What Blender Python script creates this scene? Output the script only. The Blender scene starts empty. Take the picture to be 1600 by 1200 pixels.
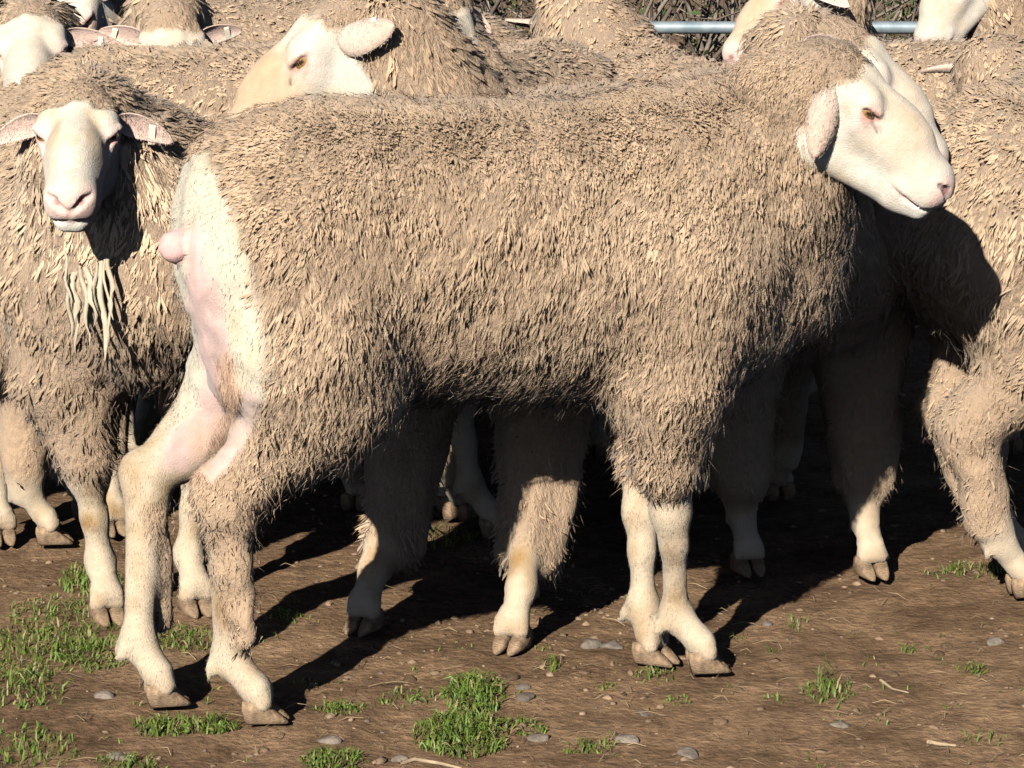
import bpy, math, time
import numpy as np
from mathutils import Vector, Matrix
from mathutils.kdtree import KDTree
T0 = time.time()
rng = np.random.default_rng(7)
sc = bpy.context.scene
col_link = sc.collection.objects.link
def R_(d): return math.radians(d)

# ------------------------------------------------------------------ camera
CAM = np.array([0.0, -4.0, 1.09]); PITCH = R_(9.7); FPX = 4700.0
cam_d = bpy.data.cameras.new('camera'); cam = bpy.data.objects.new('camera', cam_d); col_link(cam)
cam.location = CAM; cam.rotation_euler = (R_(90) - PITCH, 0, 0)
cam_d.sensor_width = 36; cam_d.lens = 36 * FPX / 1600; cam_d.clip_start = 0.1; cam_d.clip_end = 2000
sc.camera = cam
# ------------------------------------------------------------------ light
SUN_EL = R_(27); SUN_AZ = R_(19)         # light travels towards (+x, +y)
LDIR = Vector((math.sin(SUN_AZ) * math.cos(SUN_EL), math.cos(SUN_AZ) * math.cos(SUN_EL), -math.sin(SUN_EL)))
sun_d = bpy.data.lights.new('sun', 'SUN'); sun = bpy.data.objects.new('sun', sun_d); col_link(sun)
sun_d.energy = 5.0; sun_d.angle = R_(0.5); sun_d.color = (1.0, 0.945, 0.865)
sun.rotation_euler = LDIR.to_track_quat('-Z', 'Y').to_euler()
w = bpy.data.worlds.new('World'); sc.world = w; w.use_nodes = True
nt = w.node_tree; bg = nt.nodes['Background']
sky = nt.nodes.new('ShaderNodeTexSky'); sky.sky_type = 'NISHITA'; sky.sun_disc = False
sky.sun_elevation = SUN_EL; sky.sun_rotation = math.atan2(-LDIR.x, -LDIR.y)
nt.links.new(sky.outputs[0], bg.inputs[0]); bg.inputs[1].default_value = 0.05; sky.air_density = 0.32; sky.dust_density = 0.2
sc.view_settings.view_transform = 'Standard'; sc.view_settings.look = 'None'
sc.view_settings.exposure = 0.62; sc.view_settings.gamma = 1; sc.view_settings.use_curve_mapping = False
sc.cycles.max_bounces = 4; sc.cycles.diffuse_bounces = 0; sc.cycles.use_denoising = True

# ------------------------------------------------------------------ picture -> place helpers
def ray(px, py):
    vx = (px - 800) / FPX; vy = -(py - 600) / FPX
    d = np.array([vx, math.cos(PITCH) + vy * math.sin(PITCH), -math.sin(PITCH) + vy * math.cos(PITCH)])
    return d
def on_plane(px, py, o, n):
    d = ray(px, py); return CAM + d * (np.dot(np.asarray(o) - CAM, n) / np.dot(d, n))
def at(px, py, Y): return on_plane(px, py, (0, Y, 0), np.array([0, 1.0, 0]))
def gp(px, py, z=0.0): return on_plane(px, py, (0, 0, z), np.array([0, 0, 1.0]))
def unit(v): v = np.asarray(v, float); return v / np.linalg.norm(v)

# ------------------------------------------------------------------ object helpers
def tag(o, label=None, cat=None, group=None, kind=None):
    for k, v in (('label', label), ('category', cat), ('group', group), ('kind', kind)):
        if v: o[k] = v
    return o
def empty(name, loc):
    o = bpy.data.objects.new(name, None); o.location = loc; o.empty_display_size = 0.1; col_link(o); return o
def make_mesh(name, V, faces, col=None, smooth=True, soft=None):
    """faces: list of (n,k) index arrays"""
    me = bpy.data.meshes.new(name)
    V = np.ascontiguousarray(V, np.float32); me.vertices.add(len(V)); me.vertices.foreach_set('co', V.ravel())
    faces = [np.asarray(f, np.int32) for f in faces if len(f)]
    li = np.concatenate([f.ravel() for f in faces]).astype(np.int32)
    tot = np.concatenate([np.full(len(f), f.shape[1], np.int32) for f in faces])
    st = np.concatenate([[0], np.cumsum(tot)[:-1]]).astype(np.int32)
    me.loops.add(len(li)); me.polygons.add(len(tot))
    me.loops.foreach_set('vertex_index', li); me.polygons.foreach_set('loop_start', st)
    me.polygons.foreach_set('use_smooth', np.full(len(tot), smooth, bool))
    if col is not None:
        a = me.attributes.new('Col', 'FLOAT_COLOR', 'POINT')
        c = np.ones((len(V), 4), np.float32); c[:, :col.shape[1]] = np.clip(col, 0, 1); a.data.foreach_set('color', c.ravel())
    me.update()
    if soft is None: me.validate()
    else:                                                   # wool shades as a soft mass: lock normals lean to the hide's normal
        vn = np.empty(len(V) * 3, np.float32); me.vertex_normals.foreach_get('vector', vn)
        n_ = norm_rows(vn.reshape(-1, 3) * (1 - soft[1]) + soft[0] * soft[1]); me.normals_split_custom_set_from_vertices(n_)
    return me
def obj(name, me, mat, parent=None, loc=None):
    o = bpy.data.objects.new(name, me); col_link(o)
    if mat is not None: me.materials.clear(); me.materials.append(mat)
    if parent is not None: o.parent = parent
    if loc is not None: o.location = loc
    return o

# ------------------------------------------------------------------ materials
def mat(name):
    m = bpy.data.materials.new(name); m.use_nodes = True
    return m, m.node_tree.nodes, m.node_tree.links, m.node_tree.nodes['Principled BSDF']
def node(N, t, **kw):
    n = N.new(t)
    for k, v in kw.items():
        if k in n.inputs: n.inputs[k].default_value = v
        else: setattr(n, k, v)
    return n
def attr_mat(name, rough=0.9, noise=(60, 0.25), bump=(300, 0.3, 0.002), sheen=0.0, spec=0.2, sss=0.0, squash=None):
    m, N, L, b = mat(name)
    a = node(N, 'ShaderNodeAttribute', attribute_name='Col')
    tc = N.new('ShaderNodeTexCoord')
    nz = node(N, 'ShaderNodeTexNoise', Scale=noise[0], Detail=4.0)
    L.new(tc.outputs['Object'], nz.inputs['Vector'])
    mr = node(N, 'ShaderNodeMapRange'); mr.inputs[3].default_value = 1 - noise[1]; mr.inputs[4].default_value = 1 + noise[1]
    mr.inputs[1].default_value = 0.3; mr.inputs[2].default_value = 0.7
    L.new(nz.outputs[0], mr.inputs[0])
    mx = node(N, 'ShaderNodeVectorMath', operation='SCALE')
    L.new(a.outputs['Color'], mx.inputs[0]); L.new(mr.outputs[0], mx.inputs['Scale'])
    L.new(mx.outputs[0], b.inputs['Base Color'])
    b.inputs['Roughness'].default_value = rough; b.inputs['Specular IOR Level'].default_value = spec
    if sheen: b.inputs['Sheen Weight'].default_value = sheen; b.inputs['Sheen Roughness'].default_value = 0.5
    if sss:
        b.inputs['Subsurface Weight'].default_value = sss; b.inputs['Subsurface Radius'].default_value = (1.0, 0.35, 0.2)
        b.inputs['Subsurface Scale'].default_value = 0.006
    if bump:
        n2 = node(N, 'ShaderNodeTexNoise', Scale=bump[0], Detail=5.0)
        if squash:
            mp_ = node(N, 'ShaderNodeMapping'); mp_.inputs['Scale'].default_value = squash
            L.new(tc.outputs['Object'], mp_.inputs[0]); L.new(mp_.outputs[0], n2.inputs['Vector'])
        else: L.new(tc.outputs['Object'], n2.inputs['Vector'])
        bp = node(N, 'ShaderNodeBump', Strength=bump[1], Distance=bump[2])
        L.new(n2.outputs[0], bp.inputs['Height']); L.new(bp.outputs[0], b.inputs['Normal'])
    return m
M_WOOL = attr_mat('wool', 0.95, (35, 0.18), (500, 0.5, 0.002), sheen=0.15, spec=0.1)
M_SKIN = attr_mat('hide', 0.85, (90, 0.08), (420, 0.6, 0.002), sheen=0.15, spec=0.2, sss=0.12)
def woolly_skin(m):                                        # under the fleece (alpha = wool) the hide is matted felt
    N, L = m.node_tree.nodes, m.node_tree.links; b = N['Principled BSDF']; old = b.inputs['Normal'].links[0].from_node
    a = [n for n in N if n.type == 'ATTRIBUTE'][0]; tc = [n for n in N if n.type == 'TEX_COORD'][0]
    n1 = node(N, 'ShaderNodeTexNoise', Scale=110.0, Detail=6.0, Roughness=0.65); mp_ = node(N, 'ShaderNodeMapping'); mp_.inputs['Scale'].default_value = (1, 1, 0.45)
    L.new(tc.outputs['Object'], mp_.inputs[0]); L.new(mp_.outputs[0], n1.inputs['Vector'])
    bp = node(N, 'ShaderNodeBump', Distance=0.02); L.new(a.outputs['Alpha'], bp.inputs['Strength']); L.new(n1.outputs[0], bp.inputs['Height'])
    L.new(old.outputs[0], bp.inputs['Normal']); L.new(bp.outputs[0], b.inputs['Normal'])
woolly_skin(M_SKIN)
M_HAIR = attr_mat('short_hair', 0.85, (60, 0.12), None, sheen=0.1, spec=0.2)
M_EYE = attr_mat('eyeball', 0.08, (200, 0.15), None, spec=0.6)
M_HOOF = attr_mat('hoof_horn', 0.75, (60, 0.5), (160, 0.8, 0.004), spec=0.3, squash=(1, 1, 4))
M_TAG = attr_mat('ear_tag_plastic', 0.5, (150, 0.1), (900, 0.2, 0.0005), spec=0.4)

# ------------------------------------------------------------------ smooth noise (sum of waves)
_nk = rng.normal(size=(24, 3)); _nk /= np.linalg.norm(_nk, axis=1)[:, None]; _np = rng.uniform(0, 6.28, 24)
def wave(P, freq, seed=0, n=6):
    o = np.zeros(len(P))
    for i in range(n):
        j = (i + seed * 5) % 24
        o += np.sin(P @ (_nk[j] * freq * (0.7 + 0.15 * i)) * 6.2832 + _np[j] + seed + 1.7 * np.sin(P @ _nk[(j + 7) % 24] * freq * 3.1 + _np[(j + 3) % 24]))
    return o / n * 1.4

# ------------------------------------------------------------------ implicit modelling
class Shape:
    """smooth union of tapered limbs and ellipsoids, meshed by surface nets"""
    def __init__(s): s.p = []
    def cone(s, a, b, r1, r2, k=0.03, sub=False, flat=None, **at_):
        s.p.append(dict(t='c', a=np.asarray(a, float), b=np.asarray(b, float), r1=r1, r2=r2, k=k, sub=sub, flat=flat, at=at_))
    def chain(s, pts, rs, k=0.03, **at_):
        for i in range(len(pts) - 1): s.cone(pts[i], pts[i + 1], rs[i], rs[i + 1], k, **at_)
    def ell(s, c, R, r, k=0.02, sub=False, **at_):
        s.p.append(dict(t='e', c=np.asarray(c, float), R=np.asarray(R, float), r=np.asarray(r, float), k=k, sub=sub, at=at_))
    @staticmethod
    def dist(p, X):
        if p['t'] == 'c':
            a, b = p['a'], p['b']; ab = b - a; L = max(float(ab @ ab), 1e-9)
            q = X - a
            if p['flat'] is not None:
                u, f = p['flat']; q = q + (q @ u)[..., None] * u * (1 / f - 1)
            t = np.clip((q @ ab) / L, 0, 1)
            d = q - t[..., None] * ab
            return np.sqrt(np.einsum('...i,...i->...', d, d)) - (p['r1'] + (p['r2'] - p['r1']) * t)
        q = (X - p['c']) @ p['R'].T
        k0 = np.sqrt(np.sum((q / p['r']) ** 2, -1)); k1 = np.sqrt(np.sum((q / p['r'] ** 2) ** 2, -1)) + 1e-9
        return k0 * (k0 - 1) / k1
    def box(s, p):
        if p['t'] == 'c':
            m = max(p['r1'], p['r2']) * (1.6 if p['flat'] is not None else 1)
            return np.minimum(p['a'], p['b']) - m, np.maximum(p['a'], p['b']) + m
        m = max(p['r']); return p['c'] - m, p['c'] + m
    def mesh(s, h):
        bs = [s.box(p) for p in s.p if not p['sub']]
        lo = np.min([b[0] for b in bs], 0) - 4 * h; hi = np.max([b[1] for b in bs], 0) + 4 * h
        n = np.ceil((hi - lo) / h).astype(int) + 1
        ax = [(lo[i] + h * np.arange(n[i])).astype(np.float32) for i in range(3)]
        D = np.full(n, 0.5, np.float32)
        for p in s.p:
            b0, b1 = s.box(p); pad = p['k'] + 3 * h
            i0 = np.clip(np.floor((b0 - pad - lo) / h).astype(int), 0, n - 1); i1 = np.clip(np.ceil((b1 + pad - lo) / h).astype(int) + 1, 1, n)
            sl = tuple(slice(i0[j], i1[j]) for j in range(3))
            X = np.stack(np.meshgrid(ax[0][sl[0]], ax[1][sl[1]], ax[2][sl[2]], indexing='ij'), -1)
            d = s.dist(p, X).astype(np.float32); k = p['k']; A = D[sl]
            if p['sub']:
                d = -d; hh = np.clip(0.5 + 0.5 * (A - d) / k, 0, 1)
                D[sl] = d * (1 - hh) + A * hh + k * hh * (1 - hh)
            else:
                hh = np.clip(0.5 + 0.5 * (A - d) / k, 0, 1)
                D[sl] = A * (1 - hh) + d * hh - k * hh * (1 - hh)
        V, Q = surface_nets(D); V = V * h + lo
        return V, Q
    def attrs(s, V, names, sharp=0.012):
        ps = [p for p in s.p if not p['sub']]
        d = np.stack([s.dist(p, V) for p in ps], 1); d -= d.min(1, keepdims=True)
        w_ = np.exp(-d / sharp); w_ /= w_.sum(1, keepdims=True)
        return {nm: w_ @ np.array([p['at'].get(nm, df) for p in ps], float) for nm, df in names}
def surface_nets(D):
    n = D.shape; S = D < 0
    c = np.zeros((n[0] - 1, n[1] - 1, n[2] - 1), np.uint8)
    for i in (0, 1):
        for j in (0, 1):
            for k in (0, 1): c += S[i:n[0] - 1 + i, j:n[1] - 1 + j, k:n[2] - 1 + k]
    act = (c > 0) & (c < 8); idx = np.argwhere(act)
    ids = np.full(c.shape, -1, np.int32); ids[act] = np.arange(len(idx))
    acc = np.zeros((len(idx), 3)); cnt = np.zeros(len(idx))
    corners = [(i, j, k) for i in (0, 1) for j in (0, 1) for k in (0, 1)]
    vals = {cc: D[idx[:, 0] + cc[0], idx[:, 1] + cc[1], idx[:, 2] + cc[2]] for cc in corners}
    for cc in corners:
        for a in range(3):
            if cc[a] == 0:
                c2 = list(cc); c2[a] = 1; c2 = tuple(c2); v1, v2 = vals[cc], vals[c2]
                m = (v1 < 0) != (v2 < 0); t = np.zeros(len(idx)); t[m] = v1[m] / (v1[m] - v2[m])
                pt = np.tile(np.array(cc, float), (len(idx), 1)); pt[:, a] += t
                acc[m] += pt[m]; cnt[m] += 1
    V = idx + acc / np.maximum(cnt, 1)[:, None]
    Q = []
    for a in range(3):
        s0 = [slice(None)] * 3; s1 = [slice(None)] * 3; s0[a] = slice(0, n[a] - 1); s1[a] = slice(1, n[a])
        A, B = S[tuple(s0)], S[tuple(s1)]; e = np.argwhere(A != B)
        o1, o2 = [x for x in range(3) if x != a]
        ok = (e[:, o1] > 0) & (e[:, o1] < n[o1] - 1) & (e[:, o2] > 0) & (e[:, o2] < n[o2] - 1); e = e[ok]
        def cell(d1, d2):
            q = e.copy(); q[:, o1] -= d1; q[:, o2] -= d2; return ids[q[:, 0], q[:, 1], q[:, 2]]
        q = np.stack([cell(1, 1), cell(0, 1), cell(0, 0), cell(1, 0)], 1)
        inside = A[e[:, 0], e[:, 1], e[:, 2]]
        if a == 1: inside = ~inside
        q[~inside] = q[~inside][:, ::-1]; Q.append(q)
    return V, np.concatenate(Q)
def vnormals(V, Q):
    a, b, c, d = (V[Q[:, i]] for i in range(4)); fn = np.cross(c - a, d - b)
    N = np.zeros_like(V)
    for i in range(4):
        for j in range(3): N[:, j] += np.bincount(Q[:, i], fn[:, j], len(V))
    return N / (np.linalg.norm(N, axis=1, keepdims=True) + 1e-12)

def norm_rows(A): return A / (np.linalg.norm(A, axis=1, keepdims=True) + 1e-9)
def sample(V, Q, weight, n):
    tri = np.concatenate([Q[:, [0, 1, 2]], Q[:, [0, 2, 3]]])
    a, b, c = V[tri[:, 0]], V[tri[:, 1]], V[tri[:, 2]]
    ar = np.linalg.norm(np.cross(b - a, c - a), axis=1) * weight[tri].mean(1)
    cs = np.cumsum(ar); t = np.searchsorted(cs, rng.uniform(0, cs[-1], n)); t = np.minimum(t, len(tri) - 1)
    u, v = rng.uniform(size=(2, n)); f = u + v > 1; u[f] = 1 - u[f]; v[f] = 1 - v[f]
    return tri[t], np.stack([1 - u - v, u, v], 1)
def interp(A, tri, bc): return (A[tri] * (bc[..., None] if A.ndim > 1 else bc)).sum(1)

def locks(P, N, C0, C1, L, W, T, out, curl, segs=3, pull=None):
    """wool staples: tapered three-sided tufts that leave along the normal and bend over to T"""
    n = len(P); rs = rng.normal(size=(n, 3)); d_prev = None
    fr = {3: [0, 0.4, 0.8], 2: [0, 0.78], 1: [0]}[segs]; wd = {3: [0.75, 1.0, 0.8], 2: [1.0, 0.85], 1: [1.0]}[segs]
    o = out[:, None]
    side = norm_rows(np.cross(N, T + 0.3 * rs))
    p = P - N * 0.008; rings = []; last = 0
    for i, f in enumerate(fr + [1.0]):
        d = norm_rows(N * (o + 0.60 * (1 - f)) + T * (0.55 + f) + rs * 0.12 + side * (curl * np.sin(3.0 * f + rs[:, 0] * 3))[:, None])
        p = p + d * (L * (f - last))[:, None]
        if pull is not None: p = p + pull * (0.5 * (f - last))
        last = f
        if i < len(fr):
            sd = norm_rows(np.cross(d, N + 0.15 * rs)); th = np.cross(sd, d)
            wv = (W * wd[i])[:, None]
            rings.append([p + th * wv * 0.55, p - sd * wv * 0.5 - th * wv * 0.25, p + sd * wv * 0.5 - th * wv * 0.25])
        else: tip = p
    m = len(fr); per = 3 * m + 1
    X = np.empty((n, per, 3)); C = np.empty((n, per, 3))
    for i in range(m):
        for j in range(3): X[:, 3 * i + j] = rings[i][j]; C[:, 3 * i + j] = C0 + (C1 - C0) * fr[i]
    X[:, -1] = tip; C[:, -1] = C1
    base = (np.arange(n) * per)[:, None]
    q = []
    for i in range(m - 1):
        for j in range(3):
            j2 = (j + 1) % 3; q.append(base + np.array([3 * i + 3 + j, 3 * i + 3 + j2, 3 * i + j2, 3 * i + j]))
    t = [base + np.array([3 * (m - 1) + (j + 1) % 3, 3 * (m - 1) + j, per - 1]) for j in range(3)]
    return X.reshape(-1, 3), (np.concatenate(q) if q else np.zeros((0, 4), int)), np.concatenate(t), C.reshape(-1, 3)
def spikes(P, N, C, L, W, T):
    """short hairs, one sliver each"""
    n = len(P); r = rng.normal(size=(n, 3)); d = norm_rows(N * 0.28 + T + r * 0.22)
    s = norm_rows(np.cross(d, N + 0.8 * r)) * W[:, None] * 0.5
    s = s * np.where((np.cross(s, d) * N).sum(1) < 0, -1.0, 1.0)[:, None]
    b = P - N * 0.001
    X = np.stack([b - s, b + s, b + d * L[:, None]], 1).reshape(-1, 3)
    return X, (np.arange(n) * 3)[:, None] + np.array([0, 1, 2]), np.repeat(C, 3, 0)

# ------------------------------------------------------------------ head
WHITE = np.array([0.60, 0.545, 0.455]); PINK = np.array([0.78, 0.50, 0.43]); TANF = np.array([0.66, 0.50, 0.32])
def head_frame(f, roll=0.0):
    f = unit(f); u = np.array([0, 0, 1.0]); u = unit(u - (u @ f) * f); l = np.cross(u, f)
    c, s_ = math.cos(roll), math.sin(roll); u2 = u * c + l * s_; l2 = l * c - u * s_
    return f, l2, u2                       # forward, left, up
class Head:
    def __init__(h, O, f, s=1.0, roll=0.0, wool_crown=1.0, knot=0.6):
        h.O = np.asarray(O, float); h.f, h.l, h.u = head_frame(f, roll); h.s = s; h.crown = wool_crown; h.knot = knot
        h.R = np.stack([h.f, h.l, h.u])
    def w(h, x, y, z): return h.O + h.s * (x * h.f + y * h.l + z * h.u)
    def loc(h, P): return (P - h.O) @ h.R.T / h.s
    @staticmethod
    def from_eye(eye, side, f, s=1.0, roll=0.0, **kw):
        h = Head((0, 0, 0), f, s, roll, **kw); h.O = np.asarray(eye) - h.w(*h.eye_pos(side)); return h
    @staticmethod
    def eye_pos(side): return (0.067, side * 0.0525, 0.0180)
    def shape(h):
        S = Shape(); s = h.s; w_ = h.w
        def c(a, b, r1, r2, k, sub=False, **kw): S.cone(w_(*a), w_(*b), r1 * s, r2 * s, k * s, sub, **kw)
        def e(p, r, k, sub=False, R=None, **kw): S.ell(w_(*p), h.R if R is None else R @ h.R, np.array(r) * s, k * s, sub, **kw)
        wl = dict(wool=1.0)
        e((-0.018, 0, 0.005), (0.062, 0.053, 0.056), 0.03)
        e((-0.022, 0, 0.024), (0.046, 0.046, 0.032), 0.03, **wl)            # woolly crown
        c((-0.08, 0, -0.03), (-0.04, 0, -0.03), 0.048, 0.046, 0.03, **wl)
        if h.knot: e((-0.004, 0, 0.026 + 0.022 * h.knot), (0.036, 0.036, 0.030), 0.022, **wl)
        c((0.02, 0, 0.014), (0.10, 0, 0.004), 0.041, 0.031, 0.03)           # forehead to nose bridge
        c((0.10, 0, 0.004), (0.172, 0, -0.020), 0.037, 0.029, 0.03)
        c((0.04, 0, 0.035), (0.13, 0, 0.014), 0.020, 0.018, 0.025)          # roman nose
        c((0.03, 0, -0.03), (0.16, 0, -0.036), 0.034, 0.025, 0.03)
        e((0.170, 0, -0.031), (0.036, 0.031, 0.029), 0.024)                  # muzzle
        c((0.176, 0.014, -0.026), (0.182, -0.014, -0.026), 0.0165, 0.0165, 0.014)
        for y in (-1, 1):
            e((0.004, y * 0.031, -0.044), (0.054, 0.019, 0.044), 0.03)        # cheek
            c((0.004, y * 0.021, -0.067), (0.15, y * 0.008, -0.060), 0.022, 0.0175, 0.025)   # jaw
            c((0.012, y * 0.042, 0.036), (0.052, y * 0.039, 0.035), 0.012, 0.010, 0.022)  # brow
            e((0.050, y * 0.043, 0.019), (0.026, 0.0165, 0.020), 0.020)      # orbit
            c((0.058, y * 0.035, -0.006), (0.13, y * 0.020, -0.020), 0.012, 0.010, 0.024)  # cheek bone
            c((0.150, y * 0.022, -0.042), (0.180, y * 0.018, -0.042), 0.016, 0.014, 0.012)  # lip
        [c((0.145, y * 0.010, -0.064), (0.180, y * 0.0085, -0.0610), 0.0175, 0.0150, 0.008) for y in (-1, 1)]
        for y in (-1, 1): c((0.056, y * 0.0600, 0.0275), (0.0745, y * 0.0465, 0.0240), 0.0042, 0.0034, 0.007)   # upper lid      # chin
        for y in (-1, 1):
            # mouth line, nostril, eye opening
            c((0.205, 0, -0.0525), (0.188, y * 0.021, -0.0535), 0.0022, 0.0022, 0.005, True)
            c((0.188, y * 0.021, -0.0535), (0.160, y * 0.034, -0.0550), 0.0022, 0.0024, 0.005, True)
            c((0.160, y * 0.034, -0.0550), (0.130, y * 0.039, -0.049), 0.0024, 0.0020, 0.005, True)
            c((0.2085, y * 0.0090, -0.031), (0.2005, y * 0.0205, -0.0195), 0.0050, 0.0054, 0.004, True)
            c((0.2005, y * 0.0205, -0.0195), (0.1900, y * 0.0300, -0.0165), 0.0050, 0.0030, 0.004, True)
            t = y * 0.0
            c((0.0610, y * 0.0605, 0.0195), (0.0745, y * 0.0480, 0.0160), 0.0050, 0.0044, 0.003, True)
            c((0.078, y * 0.046, 0.013), (0.088, y * 0.040, 0.002), 0.0030, 0.0024, 0.006, True)   # tear groove
        c((0.2095, 0, -0.034), (0.2065, 0, -0.048), 0.0034, 0.0030, 0.005, True)
        return S
    def colour(h, V, stain=0.5, seed=0, tan=0.15):
        p = h.loc(V); x, y, z = p.T; C = np.tile(WHITE, (len(V), 1))
        def mixc(col, m):
            nonlocal C; m = np.clip(m, 0, 1)[:, None]; C = C * (1 - m) + np.asarray(col) * m
        sm = lambda a, b, v: (lambda t: t * t * (3 - 2 * t))(np.clip((v - a) / (b - a), 0, 1))
        n1 = wave(p, 14, seed); n2 = wave(p, 30, seed + 1)
        mixc(TANF, 0.6 * stain * sm(-0.2, 0.9, n1) * sm(-0.02, 0.04, x) * sm(0.17, 0.12, x))
        mixc((0.55, 0.40, 0.24), stain * 0.5 * sm(0.2, 1.1, n2 + 0.3 * n1) * sm(0.0, 0.04, z + 0.03))
        mixc((0.46, 0.34, 0.21), stain * 0.75 * sm(0.012, 0.004, np.abs(np.abs(y) - 0.027 + 0.006 * n1)) * sm(0.05, 0.075, x) * sm(0.155, 0.11, x) * sm(-0.03, 0.0, z))
        mixc((0.62, 0.47, 0.29), stain * sm(-0.055, -0.085, z) * sm(0.13, 0.08, x) * 0.7)
        mixc((0.80, 0.58, 0.50), 0.55 * sm(0.034, 0.020, np.sqrt((x - 0.067) ** 2 + (np.abs(y) - 0.053) ** 2 + (z - 0.016) ** 2)))
        mixc((0.62, 0.30, 0.26), 0.85 * sm(0.0105, 0.0075, np.sqrt(((x - 0.0675) / 1.4) ** 2 + (z - 0.0180) ** 2)) * (np.abs(y) > 0.035))
        mixc((0.60, 0.33, 0.27), 0.5 * sm(0.005, 0.002, np.abs((z - 0.004) - (x - 0.068) * -0.9)) * (x > 0.055) * (x < 0.072) * (np.abs(y) > 0.04))
        mixc((0.50, 0.345, 0.21), tan * sm(0.05, 0.10, x) * sm(-0.050, -0.015, z + 0.012 * n1) * sm(0.19, 0.165, x))
        mixc((0.64, 0.55, 0.40), 0.55 * sm(0.10, 0.04, x) * sm(0.03, 0.055, z + 0.01 * n2))
        nose = sm(0.178, 0.192, x + 0.25 * (z + 0.03)) * sm(-0.052, -0.045, z) * sm(0.004, -0.010, z)
        mixc(PINK, nose * 0.65)
        mixc((0.74, 0.50, 0.44), 0.7 * sm(0.12, 0.15, x) * sm(0.006, 0.001, np.abs(z + 0.054)))
        for yy in (-1, 1):
            mixc((0.42, 0.16, 0.15), 0.8 * sm(0.0075, 0.0045, np.sqrt((x - 0.198) ** 2 + (y - yy * 0.0155) ** 2 + (z + 0.022) ** 2)))
        mixc((0.84, 0.78, 0.70), 0.5 * sm(0.15, 0.18, x) * sm(-0.046, -0.056, z))
        return C

def ear(base, d, nrm, L=0.105, Wd=0.058, cup=0.35, droop=0.2, stain=0.3):
    """one ear: closed leaf with a cupped inner face; nrm = direction the inside looks"""
    d = unit(d); nrm = unit(nrm - (nrm @ d) * d); sd = np.cross(d, nrm)
    nu, nv = 16, 11; u = np.linspace(0, 1, nu); v = np.linspace(-1, 1, nv)
    wprof = np.sqrt(np.clip(1 - np.abs((u * 0.94 + 0.06) * 2 - 1) ** 2.3, 0.004, 1)) * (1.0 - 0.10 * u)
    U, Vv = np.meshgrid(u, v, indexing='ij'); Wp = wprof[:, None] * Wd * 0.5
    ang = Vv * (1.0 - 0.45 * U) * (0.5 + cup * 2.0)
    rad = Wp / (0.5 + cup * 1.6)
    off = rad * np.sin(ang); dep = rad * (1 - np.cos(ang)) * 0.9
    P = base + (U * L)[..., None] * d + off[..., None] * sd + dep[..., None] * nrm
    P = P + (-(U ** 2) * droop * L)[..., None] * np.array([0, 0, 1.0])
    edge = 1 - np.abs(Vv) ** 3; th = 0.0035 + 0.004 * (1 - U)
    back = P - (th * edge + 0.0012)[..., None] * nrm
    X = np.concatenate([P.reshape(-1, 3), back.reshape(-1, 3)]); n = nu * nv
    q = []
    for i in range(nu - 1):
        for j in range(nv - 1):
            a = i * nv + j; q.append((a, a + nv, a + nv + 1, a + 1)); q.append((n + a, n + a + 1, n + a + nv + 1, n + a + nv))
    rim = [i * nv for i in range(nu)] + [(nu - 1) * nv + j for j in range(1, nv)] + [i * nv + nv - 1 for i in range(nu - 2, -1, -1)] + list(range(nv - 2, 0, -1))
    for a, b in zip(rim, rim[1:] + rim[:1]): q.append((b, a, n + a, n + b))
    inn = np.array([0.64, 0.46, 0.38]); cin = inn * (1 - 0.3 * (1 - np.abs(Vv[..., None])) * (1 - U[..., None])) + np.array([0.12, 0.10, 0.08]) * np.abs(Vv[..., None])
    cb = np.array([0.60, 0.43, 0.33]) * np.ones((nu, nv, 1)) + np.array([0.03, 0.06, 0.07]) * (1 - U[..., None])
    C = np.concatenate([cin.reshape(-1, 3), cb.reshape(-1, 3)])
    return X, np.array(q), C, base + 0.62 * L * d - 0.38 * droop * L * np.array([0, 0, 1.0]), d, nrm, sd

def tag_mesh(c, d, nrm, sd, L=0.022, W=0.009, edge=1):
    """plastic loop tag folded over the ear's edge"""
    prof = []; r = 0.0036
    for k in range(9): a = math.pi * (k / 8) - math.pi / 2; prof.append((L * 0.5 + r * math.cos(a), r * math.sin(a)))
    for k in range(9): a = math.pi * (k / 8) + math.pi / 2; prof.append((-L * 0.5 + r * math.cos(a), r * math.sin(a)))
    pr = np.array(prof); inn = pr * np.array([0.93, 0.62]); n = len(pr)
    ax = sd * edge; X = []
    for ring, off in ((pr, -.5), (pr, .5), (inn, .5), (inn, -.5)):
        for a, b in ring: X.append(c + ax * a + nrm * b + d * off * W)
    q = []
    for k in range(4):
        for i in range(n):
            j = (i + 1) % n; q.append((k * n + i, k * n + j, ((k + 1) % 4) * n + j, ((k + 1) % 4) * n + i))
    C = np.tile([0.74, 0.68, 0.52], (len(X), 1)); C[2 * n:] = [0.62, 0.53, 0.36]
    return np.array(X), np.array(q), C

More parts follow.
